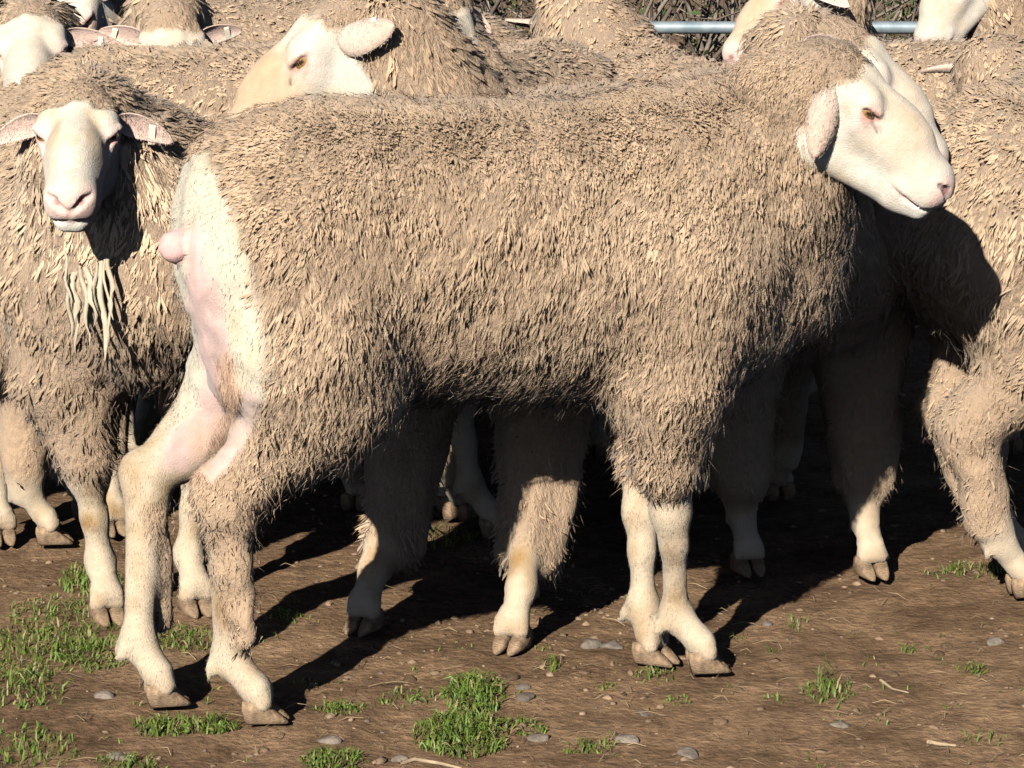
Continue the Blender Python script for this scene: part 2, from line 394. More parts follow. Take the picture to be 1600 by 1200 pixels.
# shared small meshes --------------------------------------------------------
def eye_mesh():
    V, Q, C = [], [], []; nu, nv = 24, 16
    for i in range(nv + 1):
        th = math.pi * i / nv
        for j in range(nu):
            ph = 2 * math.pi * j / nu
            x, y, z = math.sin(th) * math.cos(ph), math.sin(th) * math.sin(ph), math.cos(th)
            V.append((x, y, z))
            if z > 0.5:
                C.append((0.03, 0.02, 0.015) if (abs(y) < 0.17 and abs(x) < 0.5) else ((0.34, 0.20, 0.07) if z > 0.66 else (0.10, 0.06, 0.03)))
            else: C.append((0.75, 0.66, 0.58))
    for i in range(nv):
        for j in range(nu): a = i * nu; Q.append((a + j, a + nu + j, a + nu + (j + 1) % nu, a + (j + 1) % nu))
    return make_mesh('eyeball', np.array(V), [np.array(Q)], np.array(C))
def claw_mesh():
    """one cloven half: x forward, z up, flat sole, pointed toe, inner face flat"""
    prof = [(-0.030, 0.010, 0.030, 0.55), (-0.026, 0.0125, 0.040, 0.8), (-0.010, 0.0145, 0.043, 1), (0.008, 0.0145, 0.036, 1), (0.022, 0.012, 0.025, 0.9), (0.033, 0.008, 0.014, 0.7), (0.040, 0.003, 0.006, 0.5)]
    V, Q, C = [], [], []; n = 10
    for x, wv, hh, b in prof:
        for k in range(n):
            a = 2 * math.pi * k / n; y = wv * math.copysign(abs(math.cos(a)) ** 0.7, math.cos(a)); z = hh * 0.5 + hh * 0.5 * math.copysign(abs(math.sin(a)) ** 0.6, math.sin(a))
            y *= 1 - 0.25 * z / 0.045
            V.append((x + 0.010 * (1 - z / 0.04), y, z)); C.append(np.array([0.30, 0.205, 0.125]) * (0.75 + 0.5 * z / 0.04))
    for i in range(len(prof) - 1):
        for k in range(n): Q.append((i * n + k, i * n + (k + 1) % n, (i + 1) * n + (k + 1) % n, (i + 1) * n + k))
    V = np.array(V); e = np.array(Q)
    a = len(V); V = np.vstack([V, V[:n].mean(0), V[-n:].mean(0)]); C = np.array(C); C = np.vstack([C, C[0], C[-1]])
    t = [(a, (k + 1) % n, k) for k in range(n)] + [(a + 1, a - n + k, a - n + (k + 1) % n) for k in range(n)]
    return make_mesh('hoof_claw', V, [e, np.array(t)], C)
EYE_ME, CLAW_ME = eye_mesh(), claw_mesh()

# ------------------------------------------------------------------ a sheep
WOOL = np.array([0.52, 0.366, 0.238]); WOOL_TIP = np.array([0.45, 0.306, 0.193]); CREAM = np.array([0.56, 0.44, 0.30])
ALL = []
def build_sheep(label, base, body_shape, head, feet, ears, h_body=0.010, h_head=0.004, n_lock=8000, lock_w=0.009, lock_l=0.034, segs=2, hidden=0.06,
                n_hair=6000, tags=(), paint=None, group='sheep standing in the flock', seed=0, tone=1.0, stain=0.5, comb=None, vis=None, warm=0.0, extra=None, fibre=0.12, clump=28, thick=0.25, tint=None, nose_tan=0.2):
    root = empty('sheep', base); tag(root, label, 'sheep', group); base = np.asarray(base, float); ALL.append(root)
    # body and head surfaces
    V, Q = body_shape.mesh(h_body)
    A = body_shape.attrs(V, (('wool', 0), ('wl', 1), ('leg', 0), ('curl', 0)), 0.014)
    N = vnormals(V, Q)
    wool = np.clip((A['wool'] - 0.35) / 0.3, 0, 1)
    lump = 0.006 * wave(V, 7, seed) + 0.004 * wave(V, 16, seed + 2)
    V = V + N * (lump * wool)[:, None]
    n3 = wave(V, 9, seed + 1); n4 = wave(V, 22, seed + 3)
    legc = np.array([0.53, 0.43, 0.305]) + np.clip(n3 * 0.8 + n4 * 0.4, 0, 1)[:, None] * np.array([-0.17, -0.19, -0.18]) * (0.4 + 1.2 * stain)
    low = np.clip((0.05 - V[:, 2]) / 0.04, 0, 1)[:, None]; legc = legc * (1 - 0.5 * low) + np.array([0.46, 0.31, 0.19]) * 0.5 * low
    woolc = np.tile(WOOL * 0.9, (len(V), 1)) * tone
    C = legc * (1 - wool[:, None]) + woolc * wool[:, None]
    wl = A['wl'].copy(); hairl = np.full(len(V), 0.0050); dens = wool.copy()
    if paint: C, dens, wl, hairl = paint(V, N, C, dens, wl, hairl)
    HS = head.shape(); HV, HQ = HS.mesh(h_head * head.s); HN = vnormals(HV, HQ)
    hp = head.loc(HV); ss_ = lambda a, b, v: (lambda t: t * t * (3 - 2 * t))(np.clip((v - a) / (b - a), 0, 1))
    line = 0.008 + head.crown * 0.018 * ss_(0.015, 0.055, hp[:, 2]) + 0.02 * ss_(-0.06, -0.10, hp[:, 2]) + 0.008 * wave(hp, 25, seed)
    hw = np.clip((line - hp[:, 0]) / 0.012, 0, 1)
    HC = head.colour(HV, stain, seed, nose_tan); HC = HC * (1 - hw[:, None]) + WOOL * tone * hw[:, None]
    sink = np.clip(wl, 0.2, 1) * 0.0052
    parts = [(V - N * (sink * dens)[:, None], Q, np.column_stack([C, dens * np.clip(wl * 1.5 - 0.3, 0, 1)])), (HV - HN * (0.006 * hw)[:, None], HQ, np.column_stack([HC, hw]))]; tagmeshes = []; earparts = []
    for side in (1, -1):
        ed = ears.get(side)
        if ed is None: continue
        bpos = head.w(0.008, side * 0.050, 0.016)
        d = head.R.T @ np.asarray(ed['d'], float); nr = head.R.T @ np.asarray(ed['n'], float)
        X, q, c, tp, dd, nn, ss = ear(bpos, d, nr, ed.get('L', 0.105) * head.s, ed.get('W', 0.058) * head.s, ed.get('cup', 0.3), ed.get('droop', 0.15))
        parts.append((X, q, np.column_stack([c, 0 * c[:, 0]]))); earparts.append((X, q, c))
        if ed.get('tag'):
            e_ = ed['tag']; tagmeshes.append(tag_mesh(tp + ss * e_ * 0.006 * head.s, dd, nn, ss, edge=e_))
    if extra: parts += extra
    off = 0; VV, QQ, CC = [], [], []
    for v, q, c in parts: VV.append(v - base); QQ.append(q + off); CC.append(c); off += len(v)
    obj('body', make_mesh('sheep_body', np.vstack(VV), [np.vstack(QQ)], np.vstack(CC)), M_SKIN, root)
    # fleece
    view = norm_rows(CAM - V); facing = (N * view).sum(1); hview = (HN * norm_rows(CAM - HV)).sum(1)
    vw = np.clip((facing + 0.40) / 0.45, hidden, 1)
    if vis: vw = vw * vis(V)
    hvw = np.clip((hview + 0.4) / 0.5, 0.15, 1)
    aV = np.vstack([V, HV]); aQ = np.vstack([Q, HQ + len(V)]); aN = np.vstack([N, HN])
    aw = np.concatenate([dens * vw * (1 + 0.8 * np.clip(N[:, 2], 0, 1)), hw * hvw * 2.6]); awl = np.concatenate([wl, np.full(len(HV), 0.45)])
    acurl = np.concatenate([A['curl'], np.full(len(HV), 0.5)]); acol = np.vstack([C, HC])
    tri, bc = sample(aV, aQ, aw, n_lock)
    P = interp(aV, tri, bc); n_ = norm_rows(interp(aN, tri, bc)); l_ = interp(awl, tri, bc); cu = interp(acurl, tri, bc); pc = interp(acol, tri, bc)
    g = np.array([0, 0, -1.0]); gt = g - (n_ @ g)[:, None] * n_; gm = np.linalg.norm(gt, axis=1)
    cb = np.asarray(comb if comb is not None else (0, 0, 0), float); cbt = cb - (n_ @ cb)[:, None] * n_
    swirl = np.stack([wave(P, 5, seed + 1), wave(P, 5, seed + 2), wave(P, 5, seed + 3)], 1)
    Tn = norm_rows(gt + 0.35 * cbt + swirl * 0.20 + rng.normal(size=P.shape) * (0.12 + 0.3 * cu)[:, None])
    up = np.clip(n_[:, 2], 0, 1)
    out = 0.12 + 1.0 * up ** 1.5 + 0.35 * cu
    patch = 0.5 + 0.5 * np.clip(wave(P, 18, seed + 2), -1, 1)
    L = lock_l * l_ * rng.uniform(0.7, 1.25, n_lock) * (1 - 0.45 * up) * (0.85 + 0.3 * patch)
    W = lock_w * rng.uniform(0.6, 1.35, n_lock) * np.clip(l_, 0.45, 1.1)
    # staples gather into clumps, taller than wide, with cracks between them
    nc = max(n_lock // clump, 4); ci = rng.permutation(n_lock)[:nc]; kd = KDTree(nc); sc_ = np.array([1, 1, 0.36])
    for i, q_ in enumerate(P[ci] * sc_): kd.insert(q_, i)
    kd.balance(); near = np.array([kd.find(q_)[1] for q_ in P * sc_])
    pull = P[ci][near] - P; pull -= (pull * n_).sum(1, keepdims=True) * n_; pull[:, 2] *= 0.5
    pl = np.linalg.norm(pull, axis=1, keepdims=True); pull = pull * np.minimum(1, 0.02 / (pl + 1e-6))
    cv = rng.uniform(0.86, 1.14, nc)[near]; L = L * rng.uniform(0.8, 1.2, nc)[near]; cs = rng.normal(size=(nc, 3))[near] * 0.14; Tn = norm_rows(Tn + cs)
    v = (rng.uniform(0.92, 1.08, n_lock) * cv * (1 + 0.10 * wave(P, 4, seed)))[:, None]
    dust = np.clip(0.5 + 0.6 * wave(P, 3, seed + 3) + 0.5 * up, 0, 1)[:, None]
    lc = np.clip((l_ - 0.3) / 0.2, 0, 1)[:, None]
    c1 = (WOOL * (1 - dust) + WOOL_TIP * dust) * v * tone; c1 = c1 * lc + pc * (1 - lc) * v
    c0 = (CREAM * 0.9 * lc + pc * (1 - lc)) * v
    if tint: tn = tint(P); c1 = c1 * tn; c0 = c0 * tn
    if warm: c1 = c1 * np.array([1 + warm, 1, 1 - warm])
    nb = int(n_lock * thick)                                               # broad staples, the rest finer wisps between them
    X, q, t, c = locks(P[:nb], n_[:nb], c0[:nb], c1[:nb], L[:nb], W[:nb], Tn[:nb], out[:nb], (0.25 + cu)[:nb], segs, pull[:nb])
    X1, q1, t1, c_1 = locks(P[nb:], n_[nb:], c0[nb:], c1[nb:] * 1.04, L[nb:] * 0.95, W[nb:] * 0.8, Tn[nb:], out[nb:], (0.35 + cu)[nb:], 1, pull[nb:])
    t = np.vstack([t, t1 + len(X)]); X = np.vstack([X, X1]); c = np.vstack([c, c_1])
    sn = np.vstack([np.repeat(n_[:nb], 3 * segs + 1, 0), np.repeat(n_[nb:], 4, 0)])
    k_ = rng.permutation(n_lock)[:int(n_lock * fibre)]                     # loose fibres between the staples
    fv, ft_, fc = spikes(P[k_] + n_[k_] * 0.006, n_[k_], c1[k_] * 1.05, L[k_] * rng.uniform(0.6, 1.2, len(k_)), np.full(len(k_), 0.0009), Tn[k_])
    fl = obj('fleece', make_mesh('fleece', np.vstack([X, fv]) - base, [q, np.vstack([t, ft_ + len(X)])], np.vstack([c, fc]), soft=(np.vstack([sn, np.repeat(n_[k_], 3, 0)]), 0.80)), M_WOOL, root); fl['kind'] = 'stuff'
    # short hair on legs, face and shorn skin
    if n_hair:
        bare = np.concatenate([(1 - dens) * np.clip(vw, 0.1, 1) * np.clip(hairl / 0.004, 0, 1), (1 - hw) * hvw * 1.3])
        hl = np.concatenate([hairl, np.full(len(HV), 0.0026)])
        hV, hQ, hN, hC = aV, aQ, aN, acol
        for X, q, c in earparts:
            hQ = np.vstack([hQ, q + len(hV)]); hV = np.vstack([hV, X]); hN = np.vstack([hN, vnormals(X, q)]); hC = np.vstack([hC, c]); bare = np.concatenate([bare, np.full(len(X), 1.5)]); hl = np.concatenate([hl, np.full(len(X), 0.004)])
        tri, bc = sample(hV, hQ, bare, n_hair)
        P = interp(hV, tri, bc); n_ = norm_rows(interp(hN, tri, bc)); hl = interp(hl, tri, bc); pc = interp(hC, tri, bc)
        ishead = tri[:, 0] >= len(V)
        gt = g - (n_ @ g)[:, None] * n_
        fl_ = np.where(ishead[:, None], head.f * -0.2 + g * 0.8, g); T_ = norm_rows(fl_ - (n_ * fl_).sum(1, keepdims=True) * n_ + rng.normal(size=P.shape) * 0.15)
        X, t, c = spikes(P, n_, pc * rng.uniform(0.88, 1.12, n_hair)[:, None], hl * rng.uniform(0.5, 1.5, n_hair), np.full(n_hair, 0.0008), T_)
        ho = obj('short_hair', make_mesh('short_hair', X - base, [t], c, soft=(np.repeat(n_, 3, 0), 0.93)), M_HAIR, root); ho['kind'] = 'stuff'
    # eyes, hooves, ear tags
    for y in (1, -1):
        e = obj('eye', EYE_ME, None if EYE_ME.materials else M_EYE, root)
        o_ = head.R.T @ unit((0.68, y * 0.72, 0.06)); x_ = unit(np.cross(head.u, o_)); y_ = np.cross(o_, x_)
        p = head.w(0.0570, y * 0.0425, 0.0178) - base; r = 0.0156 * head.s
        e.matrix_local = Matrix(((x_[0] * r, y_[0] * r, o_[0] * r, p[0]), (x_[1] * r, y_[1] * r, o_[1] * r, p[1]), (x_[2] * r, y_[2] * r, o_[2] * r, p[2]), (0, 0, 0, 1)))
    for (fp, fd) in feet:
        fd = unit((fd[0], fd[1], 0)); ld = np.array([-fd[1], fd[0], 0])
        for y in (1, -1):
            k = obj('hoof', CLAW_ME, None if CLAW_ME.materials else M_HOOF, root)
            a = math.atan2(fd[1], fd[0]) - y * R_(5)
            k.location = fp[0] - base[0] + ld[0] * y * 0.0135, fp[1] - base[1] + ld[1] * y * 0.0135, 0.001 - base[2]
            k.rotation_euler = (0, 0, a); k.scale = (0.78, 0.88, 0.76)
    for X, q, c in tagmeshes: obj('ear_tag', make_mesh('ear_tag', X - base, [q], c, smooth=False), M_TAG, root)
    return root

def add_foot(S, fet, foot, fd, **kw):
    """pastern and the two toes above the claws"""
    fd = unit((fd[0], fd[1], 0)); ld = np.array([-fd[1], fd[0], 0]); fp = np.array([foot[0], foot[1], 0.0])
    S.cone(fet, fp + np.array([0, 0, 0.042]) - fd * 0.004, 0.0195, 0.0205, 0.012, leg=1, **kw)
    for y in (1, -1):
        S.cone(fp + np.array([0, 0, 0.046]) + ld * y * 0.010, fp + np.array([0, 0, 0.030]) + ld * y * 0.0155 + fd * 0.006, 0.0160, 0.0135, 0.008, leg=1, **kw)
        S.cone(fet - fd * 0.024 + ld * y * 0.013 - np.array([0, 0, 0.012]), fet - fd * 0.027 + ld * y * 0.014 - np.array([0, 0, 0.024]), 0.008, 0.006, 0.009, leg=1, **kw)

# ---- template sheep in a local frame (x forward, y left)
def template(x, y, heading, head, s=1.0, legs=None, neck_r=1.0, fat=1.0, sleeve=0.25, rear_sleeve=0.12):
    hd = R_(heading); c, sn = math.cos(hd), math.sin(hd)
    F = np.array([c, sn, 0]); L = np.array([-sn, c, 0]); O = np.array([x, y, 0.0])
    def P(a, b, z): return O + s * (a * F + b * L) + np.array([0, 0, z * s])
    S = Shape(); W = dict(wool=1.0); legs = legs or {}
    S.cone(P(-0.27, 0, 0.555), P(0.20, 0, 0.55), 0.180 * fat * s, 0.185 * fat * s, 0.06, **W)
    S.cone(P(-0.28, 0, 0.62), P(0.20, 0, 0.63), 0.125 * s, 0.120 * s, 0.06, **W)
    S.cone(P(-0.38, 0, 0.57), P(-0.30, 0, 0.55), 0.13 * s, 0.16 * s, 0.06, **W)
    S.cone(P(0.28, 0, 0.47), P(0.34, 0, 0.52), 0.12 * s, 0.12 * s, 0.06, **W)
    nape = head.w(-0.058, 0, -0.012); thr = head.w(-0.042, 0, -0.052)
    S.cone(P(0.24, 0, 0.60), nape, 0.150 * s, 0.072 * s * neck_r, 0.06, **W)
    S.cone(P(0.30, 0, 0.53), thr, 0.135 * s, 0.055 * s * neck_r, 0.05, **W)
    feet = []
    for nm, sgn, front in (('FL', 1, 1), ('FR', -1, 1), ('RL', 1, 0), ('RR', -1, 0)):
        dx, dy = legs.get(nm, (0, 0))
        if front:
            S.chain([P(0.20, sgn * 0.09, 0.50), P(0.20, sgn * 0.105, 0.36)], [0.125 * s, 0.080 * s], 0.05, **W)
            S.cone(P(0.20, sgn * 0.105, 0.36), P(0.215 + dx * .5, sgn * 0.095 + dy * .5, sleeve), 0.080 * s, 0.052 * s, 0.03, wool=1.0, wl=0.75, curl=0.6)
            kn, fe, ft = P(0.215 + dx * .5, sgn * 0.095 + dy * .5, 0.215), P(0.205 + dx, sgn * 0.09 + dy, 0.085), P(0.24 + dx, sgn * 0.09 + dy, 0)
            lw = 1.0 if sleeve < 0.2 else 0.0; mid = P(0.212 + dx * .75, sgn * 0.092 + dy * .75, 0.15)
            S.cone(P(0.20 + dx * .4, sgn * 0.097 + dy * .4, 0.30), kn, 0.036 * s, 0.026 * s, 0.02, leg=1, wool=lw, wl=0.6, curl=0.6)
            S.cone(kn, mid, 0.025 * s, 0.018 * s, 0.02, leg=1, wool=lw, wl=0.6, curl=0.6); S.cone(mid, fe, 0.018 * s, 0.019 * s, 0.02, leg=1)
        else:
            S.chain([P(-0.30, sgn * 0.09, 0.52), P(-0.24, sgn * 0.115, 0.37)], [0.130 * s, 0.085 * s], 0.05, **W)
            hk = P(-0.39 + dx * .5, sgn * 0.095 + dy * .5, 0.26)
            S.cone(P(-0.24, sgn * 0.115, 0.37), hk, 0.085 * s, 0.050 * s, 0.03, wool=1.0, wl=0.75, curl=0.6)
            fe, ft = P(-0.375 + dx, sgn * 0.095 + dy, 0.085), P(-0.34 + dx, sgn * 0.095 + dy, 0)
            S.cone(hk, P(-0.382 + dx * .8, sgn * 0.095 + dy * .8, rear_sleeve), 0.046 * s, 0.036 * s, 0.02, wool=1.0, wl=0.5, curl=0.8)
            S.chain([hk, fe], [0.027 * s, 0.020 * s], 0.02, leg=1)
        S.cone(fe, fe - np.array([0, 0, 0.004]), 0.021 * s, 0.021 * s, 0.015, leg=1)
        add_foot(S, fe, ft, F); feet.append((ft, F))
    return S, feet, P, F
# ------------------------------------------------------------------ ground
def ground_z(x, y):
    P = np.stack([x, y, 0 * x], 1)
    near = np.clip((3.4 - np.hypot(x, y + 0.6)) / 1.0, 0, 1)
    return near * (0.006 * wave(P, 1.3, 1) + 0.004 * wave(P, 4, 2) + 0.0025 * wave(P, 11, 3) + 0.0012 * wave(P, 28, 1)) - 0.006
def soil_material():
    m, N, L, b = mat('soil')
    tc = N.new('ShaderNodeTexCoord')
    n1 = node(N, 'ShaderNodeTexNoise', Scale=2.2, Detail=6.0, Roughness=0.6); L.new(tc.outputs['Object'], n1.inputs['Vector'])
    n2 = node(N, 'ShaderNodeTexNoise', Scale=60.0, Detail=8.0, Roughness=0.7); L.new(tc.outputs['Object'], n2.inputs['Vector'])
    n3 = node(N, 'ShaderNodeTexVoronoi', Scale=90.0); L.new(tc.outputs['Object'], n3.inputs['Vector'])
    r1 = N.new('ShaderNodeValToRGB'); r1.color_ramp.elements[0].position = 0.3; r1.color_ramp.elements[1].position = 0.7
    r1.color_ramp.elements[0].color = (0.225, 0.145, 0.087, 1); r1.color_ramp.elements[1].color = (0.395, 0.268, 0.168, 1)
    L.new(n1.outputs[0], r1.inputs[0])
    r2 = N.new('ShaderNodeValToRGB'); r2.color_ramp.elements[0].position = 0.32; r2.color_ramp.elements[1].position = 0.72
    r2.color_ramp.elements[0].color = (0.55, 0.52, 0.50, 1); r2.color_ramp.elements[1].color = (1.35, 1.3, 1.2, 1)
    L.new(n2.outputs[0], r2.inputs[0])
    mx = node(N, 'ShaderNodeVectorMath', operation='MULTIPLY'); L.new(r1.outputs[0], mx.inputs[0]); L.new(r2.outputs[0], mx.inputs[1])
    n4 = node(N, 'ShaderNodeTexNoise', Scale=9.0, Detail=5.0, Roughness=0.6); L.new(tc.outputs['Object'], n4.inputs['Vector'])
    r4 = N.new('ShaderNodeValToRGB'); r4.color_ramp.elements[0].position = 0.36; r4.color_ramp.elements[1].position = 0.62
    r4.color_ramp.elements[0].color = (0.62, 0.60, 0.58, 1); r4.color_ramp.elements[1].color = (1.1, 1.08, 1.05, 1); L.new(n4.outputs[0], r4.inputs[0])
    mx2 = node(N, 'ShaderNodeVectorMath', operation='MULTIPLY'); L.new(mx.outputs[0], mx2.inputs[0]); L.new(r4.outputs[0], mx2.inputs[1]); mx = mx2
    L.new(mx.outputs[0], b.inputs['Base Color']); b.inputs['Roughness'].default_value = 0.95; b.inputs['Specular IOR Level'].default_value = 0.15
    ad = node(N, 'ShaderNodeMath', operation='ADD'); L.new(n2.outputs[0], ad.inputs[0])
    ml = node(N, 'ShaderNodeMath', operation='MULTIPLY'); ml.inputs[1].default_value = 0.25; L.new(n3.outputs[0], ml.inputs[0]); L.new(ml.outputs[0], ad.inputs[1])
    bp = node(N, 'ShaderNodeBump', Strength=1.0, Distance=0.010); L.new(ad.outputs[0], bp.inputs['Height']); L.new(bp.outputs[0], b.inputs['Normal'])
    return m
M_SOIL = soil_material()
def build_ground():
    def axis(lo, hi, fine, far):
        a = np.arange(lo, hi + 1e-6, fine); e = np.array([0.3, 1, 3, 8, 20, 60, 200, far])
        return np.concatenate([lo - e[::-1], a, hi + e])
    xs, ys = axis(-1.3, 1.4, 0.016, 600), axis(-0.75, 1.4, 0.016, 600)
    X, Y = np.meshgrid(xs, ys, indexing='ij'); x, y = X.ravel(), Y.ravel()
    V = np.stack([x, y, ground_z(x, y)], 1); nx, ny = len(xs), len(ys)
    i, j = np.meshgrid(np.arange(nx - 1), np.arange(ny - 1), indexing='ij'); a = (i * ny + j).ravel()
    tag(obj('ground', make_mesh('ground', V, [np.stack([a, a + ny, a + ny + 1, a + 1], 1)]), M_SOIL), kind='structure')
build_ground()

# ------------------------------------------------------------------ the sheep in front
TH = R_(20.3); MF = np.array([math.cos(TH), math.sin(TH), 0]); ML = np.array([-math.sin(TH), math.cos(TH), 0])
def mp(px, py, t): return on_plane(px, py, ML * t, ML)
def main_sheep():
    S = Shape(); W = dict(wool=1.0)
    hd = Head.from_eye(mp(1360, 180, -0.21), -1, (0.835, -0.20, -0.51), 1.02, roll=-0.05, knot=1.0, wool_crown=1.4)
    S.cone(mp(520, 400, 0), mp(1000, 405, 0), 0.188, 0.192, 0.06, **W)
    S.cone(mp(480, 330, 0), mp(1050, 320, 0), 0.130, 0.135, 0.06, **W)
    S.cone(mp(405, 330, 0), mp(480, 360, 0), 0.105, 0.150, 0.06, **W)
    S.cone(mp(1060, 330, 0), mp(1165, 295, -0.01), 0.170, 0.150, 0.06, **W)
    S.cone(mp(1165, 300, -0.01), mp(1245, 185, -0.055), 0.120, 0.078, 0.05, **W)
    S.cone(mp(1170, 390, 0), mp(1235, 285, -0.05), 0.128, 0.060, 0.05, **W)
    S.cone(mp(1120, 450, 0), mp(1190, 425, 0), 0.125, 0.10, 0.06, **W)
    feet = []
    # right hind leg (near)
    S.chain([mp(430, 420, -0.08), mp(480, 560, -0.105), mp(510, 620, -0.11)], [0.125, 0.115, 0.082], 0.05, **W)
    S.cone(mp(500, 620, -0.11), mp(370, 770, -0.10), 0.082, 0.043, 0.04, wool=1.0, wl=0.8, curl=0.7)
    ft = gp(405, 1128); fd = unit(MF + np.array([0.1, -0.35, 0]))
    hk, fe = mp(352, 780, -0.10), np.array([*(gp(372, 1120)[:2] + np.array([-0.01, 0.0])), 0.083])
    S.cone(mp(345, 765, -0.10), hk, 0.032, 0.036, 0.03, wool=1.0, wl=0.55, curl=0.8)
    S.cone(hk, mp(385, 1000, -0.10), 0.034, 0.017, 0.03, wool=1.0, wl=0.34, curl=0.8)
    S.cone(hk, fe, 0.025, 0.020, 0.02, leg=1); S.cone(fe, fe - [0, 0, 0.01], 0.022, 0.022, 0.015, leg=1); add_foot(S, fe, ft, fd); feet.append((ft, fd))
    # left hind leg (far), shorn inside
    S.chain([mp(410, 430, 0.09), mp(400, 560, 0.12)], [0.115, 0.085], 0.04, **W)
    S.cone(mp(400, 560, 0.12), mp(300, 690, 0.115), 0.072, 0.042, 0.04, wool=0.6, wl=0.5)
    hk = mp(228, 745, 0.11); ft = gp(252, 1102); fd = unit(MF + np.array([0.0, -0.15, 0])); fe = np.array([*(gp(218, 1095)[:2]), 0.085])
    S.cone(mp(300, 690, 0.115), hk, 0.042, 0.032, 0.03, leg=1)
    S.cone(mp(212, 728, 0.115), hk, 0.018, 0.028, 0.02, leg=1)
    S.cone(mp(240, 800, 0.09), mp(252, 975, 0.090), 0.025, 0.013, 0.02, wool=1.0, wl=0.32, curl=0.6)
    S.cone(hk, fe, 0.026, 0.019, 0.02, leg=1); S.cone(fe, fe - [0, 0, 0.01], 0.022, 0.022, 0.015, leg=1); add_foot(S, fe, ft, fd); feet.append((ft, fd))
    # right foreleg
    S.chain([mp(1060, 430, -0.08), mp(1045, 590, -0.10)], [0.125, 0.080], 0.05, **W)
    S.cone(mp(1045, 590, -0.10), mp(1040, 715, -0.085), 0.078, 0.054, 0.03, wool=1.0, wl=0.85, curl=0.6)
    ft = gp(1097, 1050); fd = unit(MF + np.array([0.1, -0.25, 0])); fe = np.array([*(gp(1055, 1045)[:2]), 0.080])
    kn = mp(1048, 800, -0.075)
    S.cone(mp(1042, 710, -0.085), kn, 0.034, 0.026, 0.02, leg=1); S.chain([kn, mp(1053, 850, -0.072), fe], [0.025, 0.0165, 0.0175], 0.02, leg=1)
    S.cone(fe, fe - [0, 0, 0.01], 0.0205, 0.0205, 0.015, leg=1); add_foot(S, fe, ft, fd); feet.append((ft, fd))
    # left foreleg
    S.chain([mp(1060, 430, 0.08), mp(1030, 590, 0.08)], [0.125, 0.075], 0.05, **W)
    S.cone(mp(1030, 590, 0.08), mp(1010, 715, 0.05), 0.072, 0.045, 0.03, wool=1.0, wl=0.8, curl=0.6)
    ft = gp(1018, 1036); fd = unit(MF + np.array([-0.2, -0.8, 0])); fe = np.array([*(gp(1004, 1030)[:2]), 0.080]); kn = mp(1004, 800, 0.03)
    S.cone(mp(1010, 715, 0.05), kn, 0.032, 0.026, 0.02, leg=1); S.chain([kn, mp(1003, 860, 0.02), fe], [0.025, 0.0165, 0.0175], 0.02, leg=1)
    S.cone(fe, fe - [0, 0, 0.01], 0.0205, 0.0205, 0.015, leg=1); add_foot(S, fe, ft, fd); feet.append((ft, fd))
    # docked tail
    ta, tb = mp(345, 356, -0.06), mp(272, 388, -0.085)
    S.cone(ta, tb, 0.020, 0.0195, 0.005, leg=1)
    # shorn breech, marked out on the animal seen from behind its right flank
    qd = unit(-0.33 * MF - 0.94 * ML + np.array([0, 0, 0.27])); e1 = unit(np.cross(np.array([0, 0, 1.0]), qd)); e2 = np.cross(qd, e1)
    o = mp(340, 450, 0)
    def uv(px, py): p = on_plane(px, py, o, qd) - o; return np.array([p @ e1, p @ e2])
    def stroke(U, pts, r0, soft):
        d = np.full(len(U), 9.0)
        pt = [uv(a, b) for a, b, *_ in pts]; rr = [r0 if len(p) == 2 else p[2] for p in pts]
        for i in range(len(pt) - 1):
            ab = pt[i + 1] - pt[i]; t = np.clip(((U - pt[i]) @ ab) / max(ab @ ab, 1e-9), 0, 1)
            d = np.minimum(d, np.linalg.norm(U - pt[i] - t[:, None] * ab, axis=1) - (rr[i] + (rr[i + 1] - rr[i]) * t))
        return np.clip(0.5 - d / soft, 0, 1)
    def paint(V, N, C, dens, wl, hairl):
        p = V - o; U = np.stack([p @ e1, p @ e2], 1) ; jit = np.stack([wave(V, 20, 1), wave(V, 20, 2)], 1) * 0.006; U = U + jit
        ok = ((N @ qd > -0.35) & (V[:, 2] > 0.2) & (np.abs(p @ MF) < 0.30)).astype(float)
        def put(m, col, dn, w_, hl):
            nonlocal C, dens, wl, hairl
            m = m * ok; C = C * (1 - m[:, None]) + np.asarray(col) * m[:, None]; dens = dens * (1 - m) + dn * m; wl = wl * (1 - m) + w_ * m; hairl = hairl * (1 - m) + hl * m
        put(stroke(U, [(300, 285, .030), (330, 350, .036), (365, 450, .032), (392, 540, .030), (398, 630, .022)], .03, .018), (0.55, 0.495, 0.38), 1.0, 0.29, 0.004)
        put(stroke(U, [(285, 285, .030), (285, 380, .030), (300, 470, .030), (300, 560, .028), (280, 640, .02)], .03, .018), (0.55, 0.495, 0.38), 1.0, 0.29, 0.004)
        put(stroke(U, [(320, 430, .012), (328, 500, .024), (342, 580, .026), (320, 650, .030), (262, 700, .024)], .03, .014), (0.53, 0.375, 0.33), 0.0, 0.2, 0.002)
        put(stroke(U, [(318, 395, .014), (330, 470, .010)], .012, .008), (0.72, 0.45, 0.40), 0.0, 0.2, 0.0005)
        put(stroke(U, [(365, 590, .012), (370, 630, .020), (340, 690, .022), (310, 740, .012)], .02, .02), (0.62, 0.40, 0.27), 0.0, 0.2, 0.012)
        put(stroke(U, [(398, 640, .012), (375, 700, .014), (335, 745, .010)], .012, .006), (0.55, 0.42, 0.355), 0.0, 0.2, 0.003)
        put(stroke(U, [(355, 680, .005), (335, 715, .005)], .005, .004), (0.45, 0.33, 0.20), 0.3, 0.5, 0.012)
        dt = np.linalg.norm(V - (ta + np.clip(((V - ta) @ (tb - ta)) / ((tb - ta) @ (tb - ta)), 0, 1)[:, None] * (tb - ta)), axis=1)
